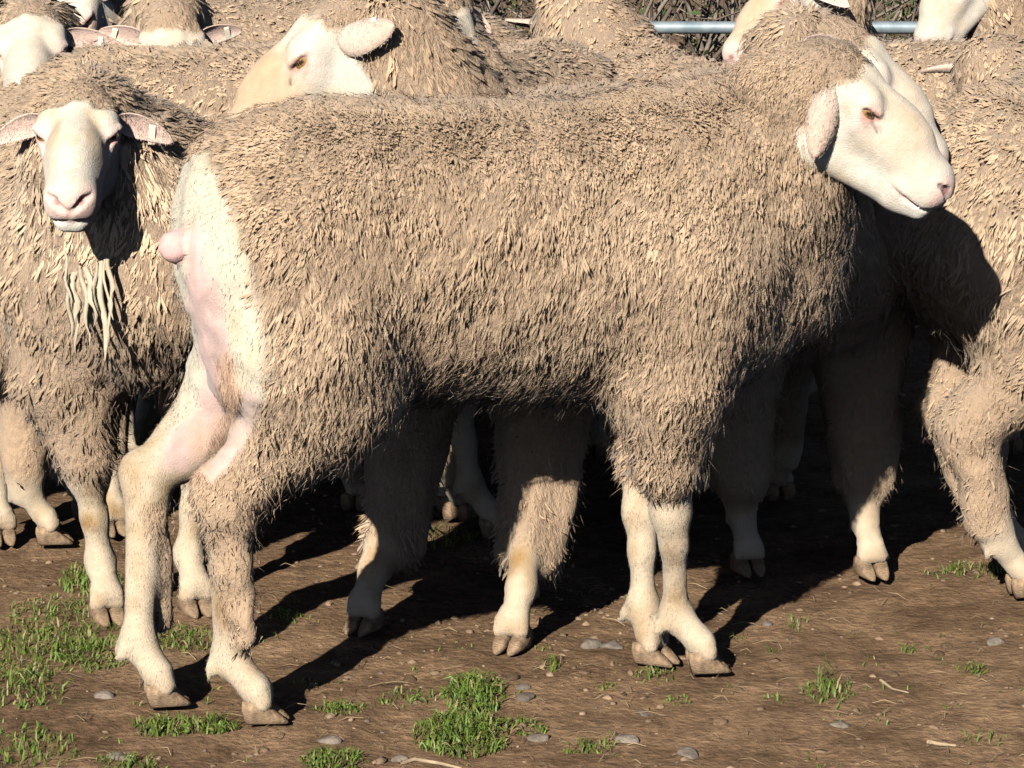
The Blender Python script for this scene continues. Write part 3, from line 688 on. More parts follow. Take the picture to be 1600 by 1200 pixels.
        m = np.clip((0.024 - dt) / 0.005, 0, 1) * np.clip(((V - ta) @ unit(tb - ta) - 0.012) / 0.008, 0, 1)
        put(m, (0.70, 0.42, 0.38), 0.0, 0.2, 0.0005)
        bare = np.clip(1 - dens, 0, 1) * (wl < 0.4); low = np.clip((0.42 - V[:, 2]) / 0.12, 0, 1) * bare * ok
        C = C * (1 - (low * np.clip(0.35 + 0.9 * wave(V, 14, 1), 0, 0.75))[:, None]) + np.array([0.44, 0.30, 0.19]) * (low * np.clip(0.35 + 0.9 * wave(V, 14, 1), 0, 0.75))[:, None]
        wz = ((wl < 0.35) & (dens > 0.5)) * np.clip(wave(V, 16, 2) - 0.25, 0, 0.7); C = C * (1 - wz[:, None]) + np.array([0.50, 0.41, 0.27]) * wz[:, None]; C = C * (1 + 0.10 * wave(V * np.array([1, 1, 0.35]), 40, 2) * bare + 0.08 * wave(V, 12, 3) * bare)[:, None]
        sp = (V - mp(1050, 868, -0.095)) / np.array([0.016, 0.05, 0.034]); m = np.clip(1.3 - np.linalg.norm(sp, axis=1) + 0.4 * wave(V, 45, 2), 0, 1)[:, None] * (V[:, 2] < 0.26)[:, None]
        C = C * (1 - 0.75 * m) + np.array([0.27, 0.18, 0.11]) * 0.75 * m
        fold = wave(V * np.array([1, 1, 0.3]), 26, 1) + 0.6 * wave(V * np.array([1, 1, 0.5]), 50, 3); V += N * (0.0022 * fold * bare * ok)[:, None]
        return C, dens, wl, hairl
    ears = {-1: dict(d=(0.30, -0.35, -0.88), n=(-0.2, 0.9, -0.3), L=0.085, W=0.056, cup=0.2, droop=0.05),
            1: dict(d=(-0.25, 0.95, 0.10), n=(0.6, -0.1, -0.3), L=0.10, cup=0.3)}
    crown = hd.w(-0.03, 0.0, 0.085)
    def tint(P):
        d = np.linalg.norm(P - crown, axis=1); m = np.clip((0.10 - d) / 0.05, 0, 1) * np.clip(0.5 + 0.8 * wave(P, 14, 2), 0, 1)
        bk = np.clip((P[:, 2] - 0.66) / 0.08, 0, 1) * np.clip(0.35 + 0.8 * wave(P, 5, 1), 0, 1)
        t_ = np.ones((len(P), 3)) * (1 - 0.16 * bk)[:, None]
        return t_ * (1 - m[:, None] * (1 - np.array([0.52, 0.56, 0.62])))
    build_sheep('big sheep in front, side on, with shorn white breech and docked pink tail', (0, 0, 0), S, hd, feet, ears,
                h_body=0.0082, h_head=0.0027, n_lock=150000, lock_w=0.0034, lock_l=0.0235, segs=2, thick=0.22, n_hair=75000, paint=paint, seed=2, stain=0.55, comb=-MF, tint=tint, nose_tan=0.3)
main_sheep()
# ------------------------------------------------------------------ the rest of the flock
def ED(tagL=0, tagR=0, d=(-0.25, 0.95, -0.12), n=(0.75, 0.1, 0.5), **kw):
    e = {}
    for sd, tg in ((1, tagL), (-1, tagR)): e[sd] = dict(d=(d[0], sd * d[1], d[2]), n=(n[0], sd * n[1], n[2]), tag=tg, **kw)
    return e
def flock_sheep(label, x, y, heading, head, ears, s=1.0, legs=None, sleeve=0.25, lod=2, seed=0, tone=1.0, stain=0.5, paint=None, warm=0.0, fat=1.0, neck_r=1.0, zmin=0.5, extra_shape=None, **kw):
    S, feet, P, F = template(x, y, heading, head, s, legs, neck_r, fat, sleeve)
    if extra_shape: extra_shape(S, P)
    par = {0: dict(h_body=0.0105, h_head=0.0036, n_lock=52000, lock_w=0.0042, lock_l=0.027, thick=0.2, n_hair=16000),
           1: dict(h_body=0.014, h_head=0.0056, n_lock=20000, lock_w=0.0050, lock_l=0.026, thick=0.15, n_hair=5000),
           2: dict(h_body=0.019, h_head=0.0072, n_lock=12000, lock_w=0.0058, lock_l=0.025, thick=0.15, n_hair=2500)}[lod]
    par.update(kw)
    vis = None if lod == 0 else (lambda V: np.where(V[:, 2] > zmin, 1.0, 0.08))
    return build_sheep(label, (x, y, 0), S, head, feet, ears, seed=seed, tone=tone, stain=stain, paint=paint, comb=-F, vis=vis, warm=warm, **par)

def left_front():
    hd = Head.from_eye((at(60, 216, 0.10) + at(180, 213, 0.10)) / 2, 0, (0.03, -0.95, -0.30), 0.97, knot=1.0, wool_crown=2.0)
    def beard(S, P):                                       # shaggy bib below the cheeks
        for y in (1, -1):
            S.cone(hd.w(-0.03, y * 0.055, -0.06), hd.w(-0.05, y * 0.06, -0.15), 0.035, 0.045, 0.04, wool=1.0, wl=1.0)
    hc = hd.w(-0.03, 0, -0.10)
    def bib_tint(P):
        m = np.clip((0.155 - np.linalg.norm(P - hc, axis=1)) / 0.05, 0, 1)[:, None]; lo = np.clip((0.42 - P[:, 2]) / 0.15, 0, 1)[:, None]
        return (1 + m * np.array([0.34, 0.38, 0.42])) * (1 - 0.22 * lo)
    def knee_stain(V, N, C, dens, wl, hairl):
        m = np.clip(1.4 - np.linalg.norm((V - at(176, 752, 0.33)) / np.array([0.03, 0.06, 0.04]), axis=1) + 0.3 * wave(V, 30, 1), 0, 1)[:, None] * 0.8
        return C * (1 - m) + np.array([0.30, 0.20, 0.095]) * m, dens, wl, hairl
    r = flock_sheep('sheep at left facing the camera with its whole face and both front legs showing', -0.625, 0.55, 292, hd,
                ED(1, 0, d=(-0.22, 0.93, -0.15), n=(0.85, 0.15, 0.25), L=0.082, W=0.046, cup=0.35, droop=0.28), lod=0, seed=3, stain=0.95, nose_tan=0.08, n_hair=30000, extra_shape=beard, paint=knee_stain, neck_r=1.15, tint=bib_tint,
                legs=dict(FL=(0.0, -0.02), FR=(0.0, 0.025)))
    b0 = np.array(r.location)                               # long cream wool strings under the throat
    for i, (px, y0, y1, w_) in enumerate([(100 + 7 * k, 392 + (k * 37) % 40, 480 + (k * 53) % 85, .0020 + .0014 * ((k * 7) % 3)) for k in range(11)]):
        g = np.random.default_rng(i + 5); n = 9; a, b = at(px, y0, 0.105), at(px + g.uniform(-8, 14), y1, 0.078)
        pts = [a + (b - a) * k / (n - 1) + np.array([0.0028 * math.sin(k * 1.1 + i), 0.002 * math.cos(k * 0.9 + i), 0]) for k in range(n)]
        v, q = tube(pts, 1.0, 8); ring = np.repeat(np.arange(n), 8); cen = np.array(pts)[ring]
        wd = w_ * np.interp(np.arange(n), [0, 2, 6, n - 1], [0.7, 0.9, 0.6 + 0.5 * g.uniform(), 0.08]); off = (v - cen) * wd[ring][:, None]; off[:, 1] *= 0.45
        off *= (1 + 0.35 * np.sin(np.tile(np.arange(8), n) * 2.3 + i))[:, None]
        c = np.tile((0.50, 0.42, 0.30), (len(v), 1)) * g.uniform(0.8, 1.1); obj('wool_string', make_mesh('wool_string', cen + off - b0, [q], c), M_WOOL, r)
def tube(pts, r, n=10, r_end=None):
    pts = np.asarray(pts, float); V = []; Q = []
    for i, p in enumerate(pts):
        t = unit(pts[min(i + 1, len(pts) - 1)] - pts[max(i - 1, 0)]); a = unit(np.cross(t, (0.3, 0.2, 1) if abs(t[2]) < 0.9 else (1, 0.2, 0))); b = np.cross(t, a)
        rr = r + ((r_end if r_end is not None else r) - r) * i / max(len(pts) - 1, 1)
        for k in range(n): an = 2 * math.pi * k / n; V.append(p + rr * (math.cos(an) * a + math.sin(an) * b))
    for i in range(len(pts) - 1):
        for k in range(n): Q.append((i * n + k, i * n + (k + 1) % n, (i + 1) * n + (k + 1) % n, (i + 1) * n + k))
    return np.array(V), np.array(Q)
left_front()
flock_sheep('white-faced sheep at top left facing the camera, half cut by the picture edge', -0.86, 1.50, 283,
            Head.from_eye(at(47, 84, 0.98), 0, (0.06, -0.90, -0.43), 1.0), ED(1, 0, d=(-0.15, 0.97, -0.10), L=0.10, W=0.05, cup=0.5), lod=1, seed=5, stain=0.15, legs=dict(FL=(0.05, 0), RR=(0.1, 0)))
flock_sheep('sheep behind the front one facing left, tan nose, tagged ear laid flat back', 0.03, 0.56, 248,
            Head.from_eye(at(468, 100, 0.20), 1, (-0.83, -0.16, -0.53), 1.13, roll=-0.1),
            {1: dict(d=(-0.80, 0.52, -0.28), n=(0.5, -0.8, -0.1), L=0.078, W=0.062, cup=0.15, droop=0.0, tag=1), -1: dict(d=(-0.4, -0.9, 0.1), n=(0.7, 0, 0.5))},
            lod=0, n_lock=36000, seed=7, stain=0.9, nose_tan=0.85, warm=0.06, sleeve=0.12, neck_r=1.1, legs=dict(FL=(0.16, 0.04), FR=(0.14, -0.02), RL=(0.05, 0)))
flock_sheep('sheep whose white cheek points down to the right above the front sheep’s back', -0.36, 0.95, 4,
            Head.from_eye(at(704, 80, 0.88), -1, (0.55, -0.15, -0.82), 1.0), ED(d=(-0.6, 0.7, 0.1)), s=1.07, lod=1, n_lock=23000, seed=9, stain=0.5, legs=dict(FR=(0.06, 0), RR=(-0.04, 0)))
flock_sheep('sheep at top left with pink face turned down and a tagged tan ear', -0.56, 1.78, 212,
            Head.from_eye(at(138, 34, 1.40), 1, (-0.30, -0.45, -0.84), 1.0),
            {1: dict(d=(-0.55, 0.65, 0.35), n=(-0.2, 0.6, -0.7), L=0.09, W=0.075, cup=0.15, droop=0, tag=-1), -1: dict(d=(-0.4, -0.9, 0.1), n=(0.7, 0, 0.5))}, lod=2, seed=11, stain=0.3)
flock_sheep('sheep at top left with cream crown and a tag in each outstretched ear', -0.66, 1.72, 278,
            Head.from_eye(at(272, 104, 1.18), 0, (0.12, -0.55, -0.82), 1.0), ED(1, -1, d=(-0.35, 0.95, 0.0), n=(0.75, 0, 0.5), L=0.08, W=0.045, cup=0.2), lod=2, seed=13, stain=0.8)
flock_sheep('sheep facing away whose woolly nape rises between the tagged face and the bush', -0.24, 1.62, 84,
            Head((*at(668, 28, 2.02)[:2], at(668, 28, 2.02)[2]), (0.05, 0.83, -0.55), 1.0), ED(d=(-0.4, 0.8, -0.5)), lod=2, s=1.06, n_lock=13000, seed=15, neck_r=1.3)
flock_sheep('woolly sheep at the very back between the tagged crown and the tan-nosed face', -0.46, 2.45, 188, Head((-0.98, 2.40, 0.80), (-0.7, -0.2, -0.68), 1.0), ED(), s=1.09, lod=2, n_lock=11000, seed=35)
flock_sheep('sheep facing away, back of its head up and both pink ears out level', 0.30, 1.48, 103,
            Head((*at(903, 46, 1.90)[:2], at(903, 46, 1.90)[2]), (-0.03, 0.85, -0.52), 1.05), ED(d=(-0.05, 1.0, 0.05), n=(0.3, 0, -0.9), L=0.085, W=0.05, cup=0.2, droop=0.0), lod=2, n_lock=16000, seed=17, warm=0.05, neck_r=1.3)
flock_sheep('sheep with only its woolly back showing between the white cheek and the raised nape', -0.03, 1.36, 65, Head((0.15, 1.86, 0.66), (0.4, 0.6, -0.7), 1.0), ED(), s=1.03, lod=2, n_lock=12000, seed=31, tone=1.03)
flock_sheep('sheep at top right facing left with pink nostril against the metal rail', 0.80, 2.00, 176,
            Head.from_eye(at(1226, 6, 1.85), 1, (-0.82, -0.22, -0.52), 1.03),
            {1: dict(d=(-0.35, 0.75, -0.45), n=(-0.2, 0.9, -0.1), L=0.09, W=0.045, cup=0.2, tag=-1), -1: dict(d=(-0.4, -0.9, 0.1), n=(0.7, 0, 0.5))}, lod=2, seed=19, stain=0.7, nose_tan=0.7)
flock_sheep('sheep mostly hidden behind the front sheep’s head, pink muzzle just showing', 0.40, 0.87, 284,
            Head.from_eye(at(1373, 137, 0.36), -1, (0.80, -0.14, -0.58), 1.06), ED(d=(-0.6, 0.7, 0.1)), lod=1, n_lock=26000, seed=21, stain=0.3, zmin=0.1, sleeve=0.15, legs=dict(FL=(0.07, 0), FR=(0.0, 0.0)))
flock_sheep('big sheep at right edge showing flank and hind legs, head out of picture', 1.02, 0.60, 10,
            Head((1.65, 0.62, 0.80), (0.8, 0.1, -0.6), 1.0), ED(), s=1.02, lod=0, n_lock=52000, h_head=0.008, n_hair=6000, seed=23, tone=1.0, legs=dict(RR=(0.08, 0), RL=(0.14, 0)))
flock_sheep('sheep at top right corner with white cheek, facing left near the fence', 1.34, 2.42, 178,
            Head.from_eye(at(1502, -24, 2.25), 1, (-0.62, -0.25, -0.74), 1.0), ED(d=(-0.5, 0.8, 0.1), n=(-0.2, 0.9, -0.2)), lod=2, seed=25, tone=0.97)
flock_sheep('sheep behind the right-hand one, facing away, one pink ear and crown showing', 0.98, 1.34, 78,
            Head((*at(1560, 122, 1.62)[:2], at(1560, 122, 1.62)[2]), (0.35, 0.75, -0.55), 1.0), ED(d=(-0.1, 0.95, 0.1), n=(-0.6, 0, 0.7)), lod=2, n_lock=12000, seed=27, legs=dict(RL=(-0.08, 0), RR=(-0.02, 0)))
flock_sheep('sheep far left at the back with only its feet and crown in view', -1.04, 2.30, 252,
            Head((-1.12, 1.85, 0.86), (-0.3, -0.7, -0.64), 1.0), ED(), lod=2, n_lock=7000, seed=29)
flock_sheep('sheep standing just outside the left edge beside the camera-facing one', -1.30, 0.70, 278, Head((-1.24, 0.18, 0.82), (0.1, -0.8, -0.6), 1.0), ED(), s=1.05, lod=2, n_lock=5000, n_hair=500, seed=33)

# ------------------------------------------------------------------ fence
def metal_mat():
    m, N, L, b = mat('galvanised_pipe'); tc = N.new('ShaderNodeTexCoord')
    n1 = node(N, 'ShaderNodeTexNoise', Scale=30.0, Detail=6.0); L.new(tc.outputs['Object'], n1.inputs['Vector'])
    r = N.new('ShaderNodeValToRGB'); r.color_ramp.elements[0].position = 0.35; r.color_ramp.elements[1].position = 0.7
    r.color_ramp.elements[0].color = (0.20, 0.26, 0.29, 1); r.color_ramp.elements[1].color = (0.36, 0.42, 0.45, 1); L.new(n1.outputs[0], r.inputs[0])
    L.new(r.outputs[0], b.inputs['Base Color']); b.inputs['Metallic'].default_value = 0.35; b.inputs['Roughness'].default_value = 0.5
    return m
M_PIPE = metal_mat()
def fence():
    Y = 3.0; xl = at(975, 45, Y)[0]; zt = at(1080, 43, Y)[2]; xm = at(1197, 20, Y)[0]; xr = xl + 2.3
    root = empty('metal_fence', (xl, Y, 0)); tag(root, 'galvanised pipe fence panel behind the flock at the bush', 'fence')
    b0 = np.array([xl, Y, 0])
    def part(name, pts, r):
        v, q = tube(pts, r, 14); obj(name, make_mesh(name, v - b0, [q]), M_PIPE, root)
    for k, z in enumerate((zt, zt * 0.78, zt * 0.56, zt * 0.34, zt * 0.14)):
        part('rail', [(xl + 0.002, Y, z), (xl + 1.1, Y, z), (xr - 0.002, Y, z)], 0.0145 if k == 0 else 0.012)
    for x, top in ((xl, zt), (xm, zt + 0.45), (at(1475, 10, Y)[0], zt + 0.45), (xr, zt)):
        part('post', [(x, Y + 0.03, 0), (x, Y + 0.03, top * 0.5), (x, Y + 0.03, top)], 0.016)
fence()
# green cloth hung at the yard edge
def cloth():
    c = at(236, -8, 2.9); m, N, L, b = mat('green_cloth'); tc = N.new('ShaderNodeTexCoord')
    n1 = node(N, 'ShaderNodeTexNoise', Scale=25.0, Detail=4.0); L.new(tc.outputs['Object'], n1.inputs['Vector'])
    r = N.new('ShaderNodeValToRGB'); r.color_ramp.elements[0].color = (0.008, 0.06, 0.025, 1); r.color_ramp.elements[1].color = (0.03, 0.17, 0.075, 1); L.new(n1.outputs[0], r.inputs[0])
    L.new(r.outputs[0], b.inputs['Base Color']); b.inputs['Roughness'].default_value = 0.8
    nx, nz = 60, 24; V = []; Q = []
    for side in (0, 1):
        for i in range(nx):
            for k in range(nz):
                u, v_ = i / (nx - 1), k / (nz - 1); x = (u - 0.5) * 0.085 * 1.0; fold = 0.010 * math.sin(u * 22 + 1.5 * math.sin(v_ * 4)) + 0.006 * math.sin(u * 41)
                zb = -0.012 + 0.010 * math.sin(u * 9) - 0.012 * (1 - abs(2 * u - 1))
                V.append((c[0] + x, c[1] + fold + side * 0.003, c[2] + zb + v_ * 0.5))
    for i in range(nx - 1):
        for k in range(nz - 1):
            a = i * nz + k; o = nx * nz; Q.append((a, a + nz, a + nz + 1, a + 1)); Q.append((o + a, o + a + 1, o + a + nz + 1, o + a + nz))
    per = [i * nz for i in range(nx)] + [(nx - 1) * nz + k for k in range(1, nz)] + [i * nz + nz - 1 for i in range(nx - 2, -1, -1)] + list(range(nz - 2, 0, -1))
    for a, b_ in zip(per, per[1:] + per[:1]): Q.append((b_, a, a + nx * nz, b_ + nx * nz))
    root = empty('hanging_cloth', (c[0], c[1], 0)); tag(root, 'dark green folded cloth hanging behind the sheep at top left', 'cloth')
    b0 = np.array([c[0], c[1], 0]); obj('cloth', make_mesh('cloth', np.array(V) - b0, [np.array(Q)]), m, root)
    zt = c[2] + 0.49; v, q = tube([(c[0] - 0.04, c[1] + 0.022, zt), (c[0] + 0.04, c[1] + 0.012, zt)], 0.006, 8); obj('pole', make_mesh('pole', v - b0, [q]), M_PIPE, root)
    for x in (-0.03, 0.03):
        v, q = tube([(c[0] + x, c[1] + 0.022, 0), (c[0] + x, c[1] + 0.022, zt)], 0.008, 8); obj('pole', make_mesh('pole', v - b0, [q]), M_PIPE, root)
cloth()

# ------------------------------------------------------------------ bushes behind the yard
M_TWIG = attr_mat('twig_bark', 0.9, (40, 0.3), (200, 0.4, 0.003), spec=0.1)
M_LEAF = attr_mat('bush_leaf', 0.6, (30, 0.3), None, spec=0.3)
def bush(label, x, y, wdt, hgt, n_twig, n_leaf, seed):
    g = np.random.default_rng(seed); root = empty('bush', (x, y, 0)); tag(root, label, 'bush', 'bushes behind the yard')
    VV, QQ, CC, off = [], [], [], 0; ends = []
    for i in range(n_twig):
        big = i < n_twig * 0.12
        p = np.array([g.normal(0, wdt * (0.15 if big else 0.34)), g.normal(0, 0.20), 0.0 if big else g.uniform(0.05, hgt * 0.8)])
        d = unit((g.normal(0, 0.6), g.normal(-0.1, 0.45), 1.0 if big else g.normal(0.25, 0.55))); L = hgt * g.uniform(0.6, 1.0) if big else g.uniform(0.15, 0.55)
        r = g.uniform(0.006, 0.013) if big else g.uniform(0.0016, 0.0042); pts = [p]
        for k in range(4): d = unit(d + g.normal(size=3) * 0.22 + np.array([0, 0, 0.04])); p = p + d * L / 4; p[2] = max(p[2], 0.02); pts.append(p)
        v, q = tube(pts, r, 4, r * 0.4); VV.append(v); QQ.append(q + off); off += len(v); ends += pts[1:]
        c = np.array([0.20, 0.165, 0.13]) * g.uniform(0.4, 1.5); CC.append(np.tile(c, (len(v), 1)))
    obj('branches', make_mesh('branches', np.vstack(VV), [np.vstack(QQ)], np.vstack(CC)), M_TWIG, root)['kind'] = 'stuff'
    e = np.array(ends)[g.integers(0, len(ends), n_leaf)] + g.normal(size=(n_leaf, 3)) * 0.03; e[:, 2] = np.maximum(e[:, 2], 0.02)
    a = norm_rows(g.normal(size=(n_leaf, 3))); b = norm_rows(np.cross(a, g.normal(size=(n_leaf, 3)))); l = g.uniform(0.012, 0.035, n_leaf)[:, None]
    X = np.stack([e, e + a * l * 0.5 + b * l * 0.22, e + a * l, e + a * l * 0.5 - b * l * 0.22], 1).reshape(-1, 3)
    c = np.array([0.045, 0.075, 0.022]) * g.uniform(0.4, 1.6, (n_leaf, 1)) + np.array([0.03, 0.012, 0.0]) * g.uniform(0, 1, (n_leaf, 1)) ** 3
    obj('leaves', make_mesh('leaves', X, [np.arange(n_leaf * 4).reshape(-1, 4)], np.repeat(c, 4, 0), smooth=False), M_LEAF, root)['kind'] = 'stuff'
for i, (x, y, l) in enumerate(((-1.35, 3.75, 'bare twiggy bush at the far left behind the flock'), (-0.55, 3.9, 'twiggy bush behind the flock, left of the dark gap'), (0.15, 3.8, 'leafy twiggy bush showing above the tagged sheep’s neck'),
                           (0.85, 3.85, 'dark twiggy bush behind the pipe rail'), (1.6, 3.8, 'twiggy bush at the top right corner behind the fence'))):
    bush(l, x, y, 0.75, 1.35, 420, 1500, 50 + i)
for i, x in enumerate((-1.9, -0.9, 0.1, 1.1, 2.1)):
    bush('shaded bush in the back row ' + ('at far left', 'left of the middle', 'behind the middle of the flock', 'behind the pipe rail', 'at far right')[i], x, 4.9, 1.0, 1.7, 300, 4500, 70 + i)

# ------------------------------------------------------------------ things lying on the ground
def scatter_px(n, x0=0, x1=1600, y0=600, y1=1200):
    px = rng.uniform(x0, x1, n); py = y0 + (y1 - y0) * rng.uniform(0, 1, n) ** 0.8
    p = np.array([gp(a, b) for a, b in zip(px, py)]); p[:, 2] = ground_z(p[:, 0], p[:, 1]); return p
ICO = None
def pebble_base():
    import bmesh
    bm = bmesh.new(); bmesh.ops.create_icosphere(bm, subdivisions=1, radius=1); v = np.array([x.co[:] for x in bm.verts]); f = np.array([[y.index for y in x.verts] for x in bm.faces]); bm.free()
    bm = bmesh.new(); bmesh.ops.create_icosphere(bm, subdivisions=3, radius=1); v2 = np.array([x.co[:] for x in bm.verts]); f2 = np.array([[y.index for y in x.verts] for x in bm.faces]); bm.free()
    return v, f, v2, f2
IV, IF, SV, SF = pebble_base()
M_STONE = attr_mat('stone', 0.9, (70, 0.35), (180, 0.6, 0.004), spec=0.2)
def clods(n, rmin, rmax, c_lo, c_hi, name, label, cat, x=(-1.4, 1.5), y=(-0.8, 1.3)):
    p = np.stack([rng.uniform(*x, n), rng.uniform(*y, n), np.zeros(n)], 1); p[:, 2] = ground_z(p[:, 0], p[:, 1])
    keep = rng.uniform(size=n) < np.clip(0.45 + 0.9 * wave(p, 2.2, 2), 0.08, 1); p = p[keep]; n = len(p)
    r = rmin + (rmax - rmin) * rng.uniform(0, 1, n) ** 3; sc3 = rng.uniform(0.6, 1.3, (n, 3)); sc3[:, 2] *= 0.6
    jit = 1 + rng.normal(0, 0.26, (n, len(IV), 1)); a = rng.uniform(0, 6.28, n); ca, sa = np.cos(a), np.sin(a)
    X = IV[None] * jit * sc3[:, None]; X = np.stack([X[..., 0] * ca[:, None] - X[..., 1] * sa[:, None], X[..., 0] * sa[:, None] + X[..., 1] * ca[:, None], X[..., 2]], -1) * r[:, None, None]
    X += p[:, None] + np.array([0, 0, -0.05]) * r[:, None, None]
    F = (np.arange(n) * len(IV))[:, None, None] + IF[None]
    c = np.asarray(c_lo) + (np.asarray(c_hi) - np.asarray(c_lo)) * rng.uniform(0, 1, (n, 1))
    return tag(obj(name, make_mesh(name, X.reshape(-1, 3), [F.reshape(-1, 3)], np.repeat(c, len(IV), 0)), M_STONE), label, cat, kind='stuff')
clods(6000, 0.0016, 0.0085, (0.14, 0.093, 0.058), (0.32, 0.222, 0.145), 'soil_crumbs', 'small brown soil crumbs scattered over the bare ground', 'soil')
clods(350, 0.002, 0.005, (0.13, 0.10, 0.08), (0.20, 0.16, 0.125), 'gravel', 'fine grey gravel scattered over the bare ground', 'gravel')
clods(130, 0.003, 0.0065, (0.035, 0.026, 0.018), (0.085, 0.060, 0.040), 'droppings', 'small dark sheep droppings scattered over the dirt', 'droppings')
STONES = [(923, 1006, .015, 'flat grey stone, left of the close pair behind the front hooves'), (957, 1008, .014, 'flat grey stone, right of the close pair behind the front hooves'), (845, 1141, .014, 'squarish grey stone right of the big grass clump'),
          (980, 1146, .015, 'pale angular grey stone right of the squarish stone'), (822, 1085, .012, 'round grey stone above the big clump of grass'), (166, 1083, .014, 'pale grey stone left of the rear hooves'),
          (1313, 1128, .013, 'pale grey stone below the sparse grass at lower right'), (1558, 998, .014, 'flat grey stone near the right edge'), (1480, 997, .010, 'small grey stone left of the brown clod at right'),
          (1466, 1012, .010, 'dark brown round clod at lower right'), (640, 1057, .012, 'brown stone below the shadow’s edge'), (800, 1054, .011, 'dark clod just below the lit woolly foot'),
          (1005, 1105, .010, 'small grey stone below the front hooves'), (818, 1070, .009, 'small grey pebble above the round stone'), (1198, 962, .010, 'grey pebble at the edge of the shadow on the right'),
          (1125, 1124, .011, 'dark brown dropping left of the pale stone at right'), (1390, 1045, .011, 'brown clod in the middle of the right-hand dirt'), (515, 1150, .013, 'low grey stone near the bottom beneath the near hind hoof'),
          (185, 1179, .012, 'grey stone at the bottom left among grass'), (1075, 1170, .015, 'grey stone at the bottom right of centre'), (625, 1176, .010, 'small pale stone beside the dry stalk at the bottom')]
for i, (px, py, r, l) in enumerate(STONES):
    g = np.random.default_rng(200 + i); p = gp(px, py); z = float(ground_z(p[:1], p[1:2])[0])
    k = norm_rows(g.normal(size=(9, 3))); X = SV.copy()
    for kk in k:
        d = X @ kk; lim = g.uniform(0.55, 0.9); X = X - np.maximum(d - lim, 0)[:, None] * kk * 0.9
    X = X * np.array([g.uniform(0.9, 1.3), g.uniform(0.7, 1.0), g.uniform(0.45, 0.65)]) * r * 1.15
    X = X * (1 + 0.04 * wave(X / r, 0.8, i)[:, None])
    br = 'brown' in l or 'dark' in l
    c = (np.array([0.13, 0.085, 0.05]) if br else np.array([0.175, 0.145, 0.115])) * g.uniform(0.8, 1.15)
    if 'pale' in l: c = c * 1.25
    o = obj('clod' if br else 'stone', make_mesh('stone', X, [SF], np.tile(c, (len(X), 1))), M_STONE, None, (p[0], p[1], z + r * 0.02)); o.rotation_euler = (0, 0, g.uniform(0, 6))
    tag(o, l, 'clod' if br else 'stone', 'stones lying on the dirt')
# grass
M_GRASS = attr_mat('grass_blade', 0.55, (40, 0.2), None, spec=0.3)
def blades(tufts):
    B, LN, WD, C = [], [], [], []
    for px, py, rx, ry, n, hmin, hmax in tufts:
        for _ in range(int(n * (0.6 if px < 200 else 0.85))):
            a = rng.uniform(0, 6.28); q = rng.uniform(0, 1) ** 0.6
            p = gp(px + rx * q * math.cos(a), py + ry * q * math.sin(a)); B.append(p); LN.append(rng.uniform(hmin, hmax) * (1.0 - 0.5 * q) * 0.8); WD.append(rng.uniform(0.0014, 0.0028))
            dry = rng.uniform() < 0.12
            C.append((0.24, 0.21, 0.09) if dry else np.array([0.085, 0.155, 0.028]) * rng.uniform(0.6, 1.35) + np.array([0.05, 0.03, 0.0]) * rng.uniform(0, 1))
    B = np.array(B); n = len(B); B[:, 2] = ground_z(B[:, 0], B[:, 1]) - 0.002; LN = np.array(LN)[:, None]; WD = np.array(WD)[:, None]; C = np.array(C)
    a = rng.uniform(0, 6.28, n); d = np.stack([np.cos(a), np.sin(a), 0 * a], 1); s = np.stack([-np.sin(a), np.cos(a), 0 * a], 1); s = norm_rows(s + rng.normal(size=(n, 3)) * 0.4)
    lean = rng.uniform(0.2, 1.9, (n, 1)); up = np.array([0, 0, 1.0])
    p1 = B + LN * (0.5 * up + 0.12 * lean * d); p2 = B + LN * (0.82 * up + 0.38 * lean * d); p3 = B + LN * ((1.0 - 0.25 * lean) * up + 0.75 * lean * d)
    X = np.stack([B - s * WD * .5, B + s * WD * .5, p1 - s * WD * .5, p1 + s * WD * .5, p2 - s * WD * .35, p2 + s * WD * .35, p3], 1).reshape(-1, 3)
    b = (np.arange(n) * 7)[:, None]
    return X, np.concatenate([b + [0, 1, 3, 2], b + [2, 3, 5, 4]]), b + [4, 5, 6], np.repeat(C, 7, 0)
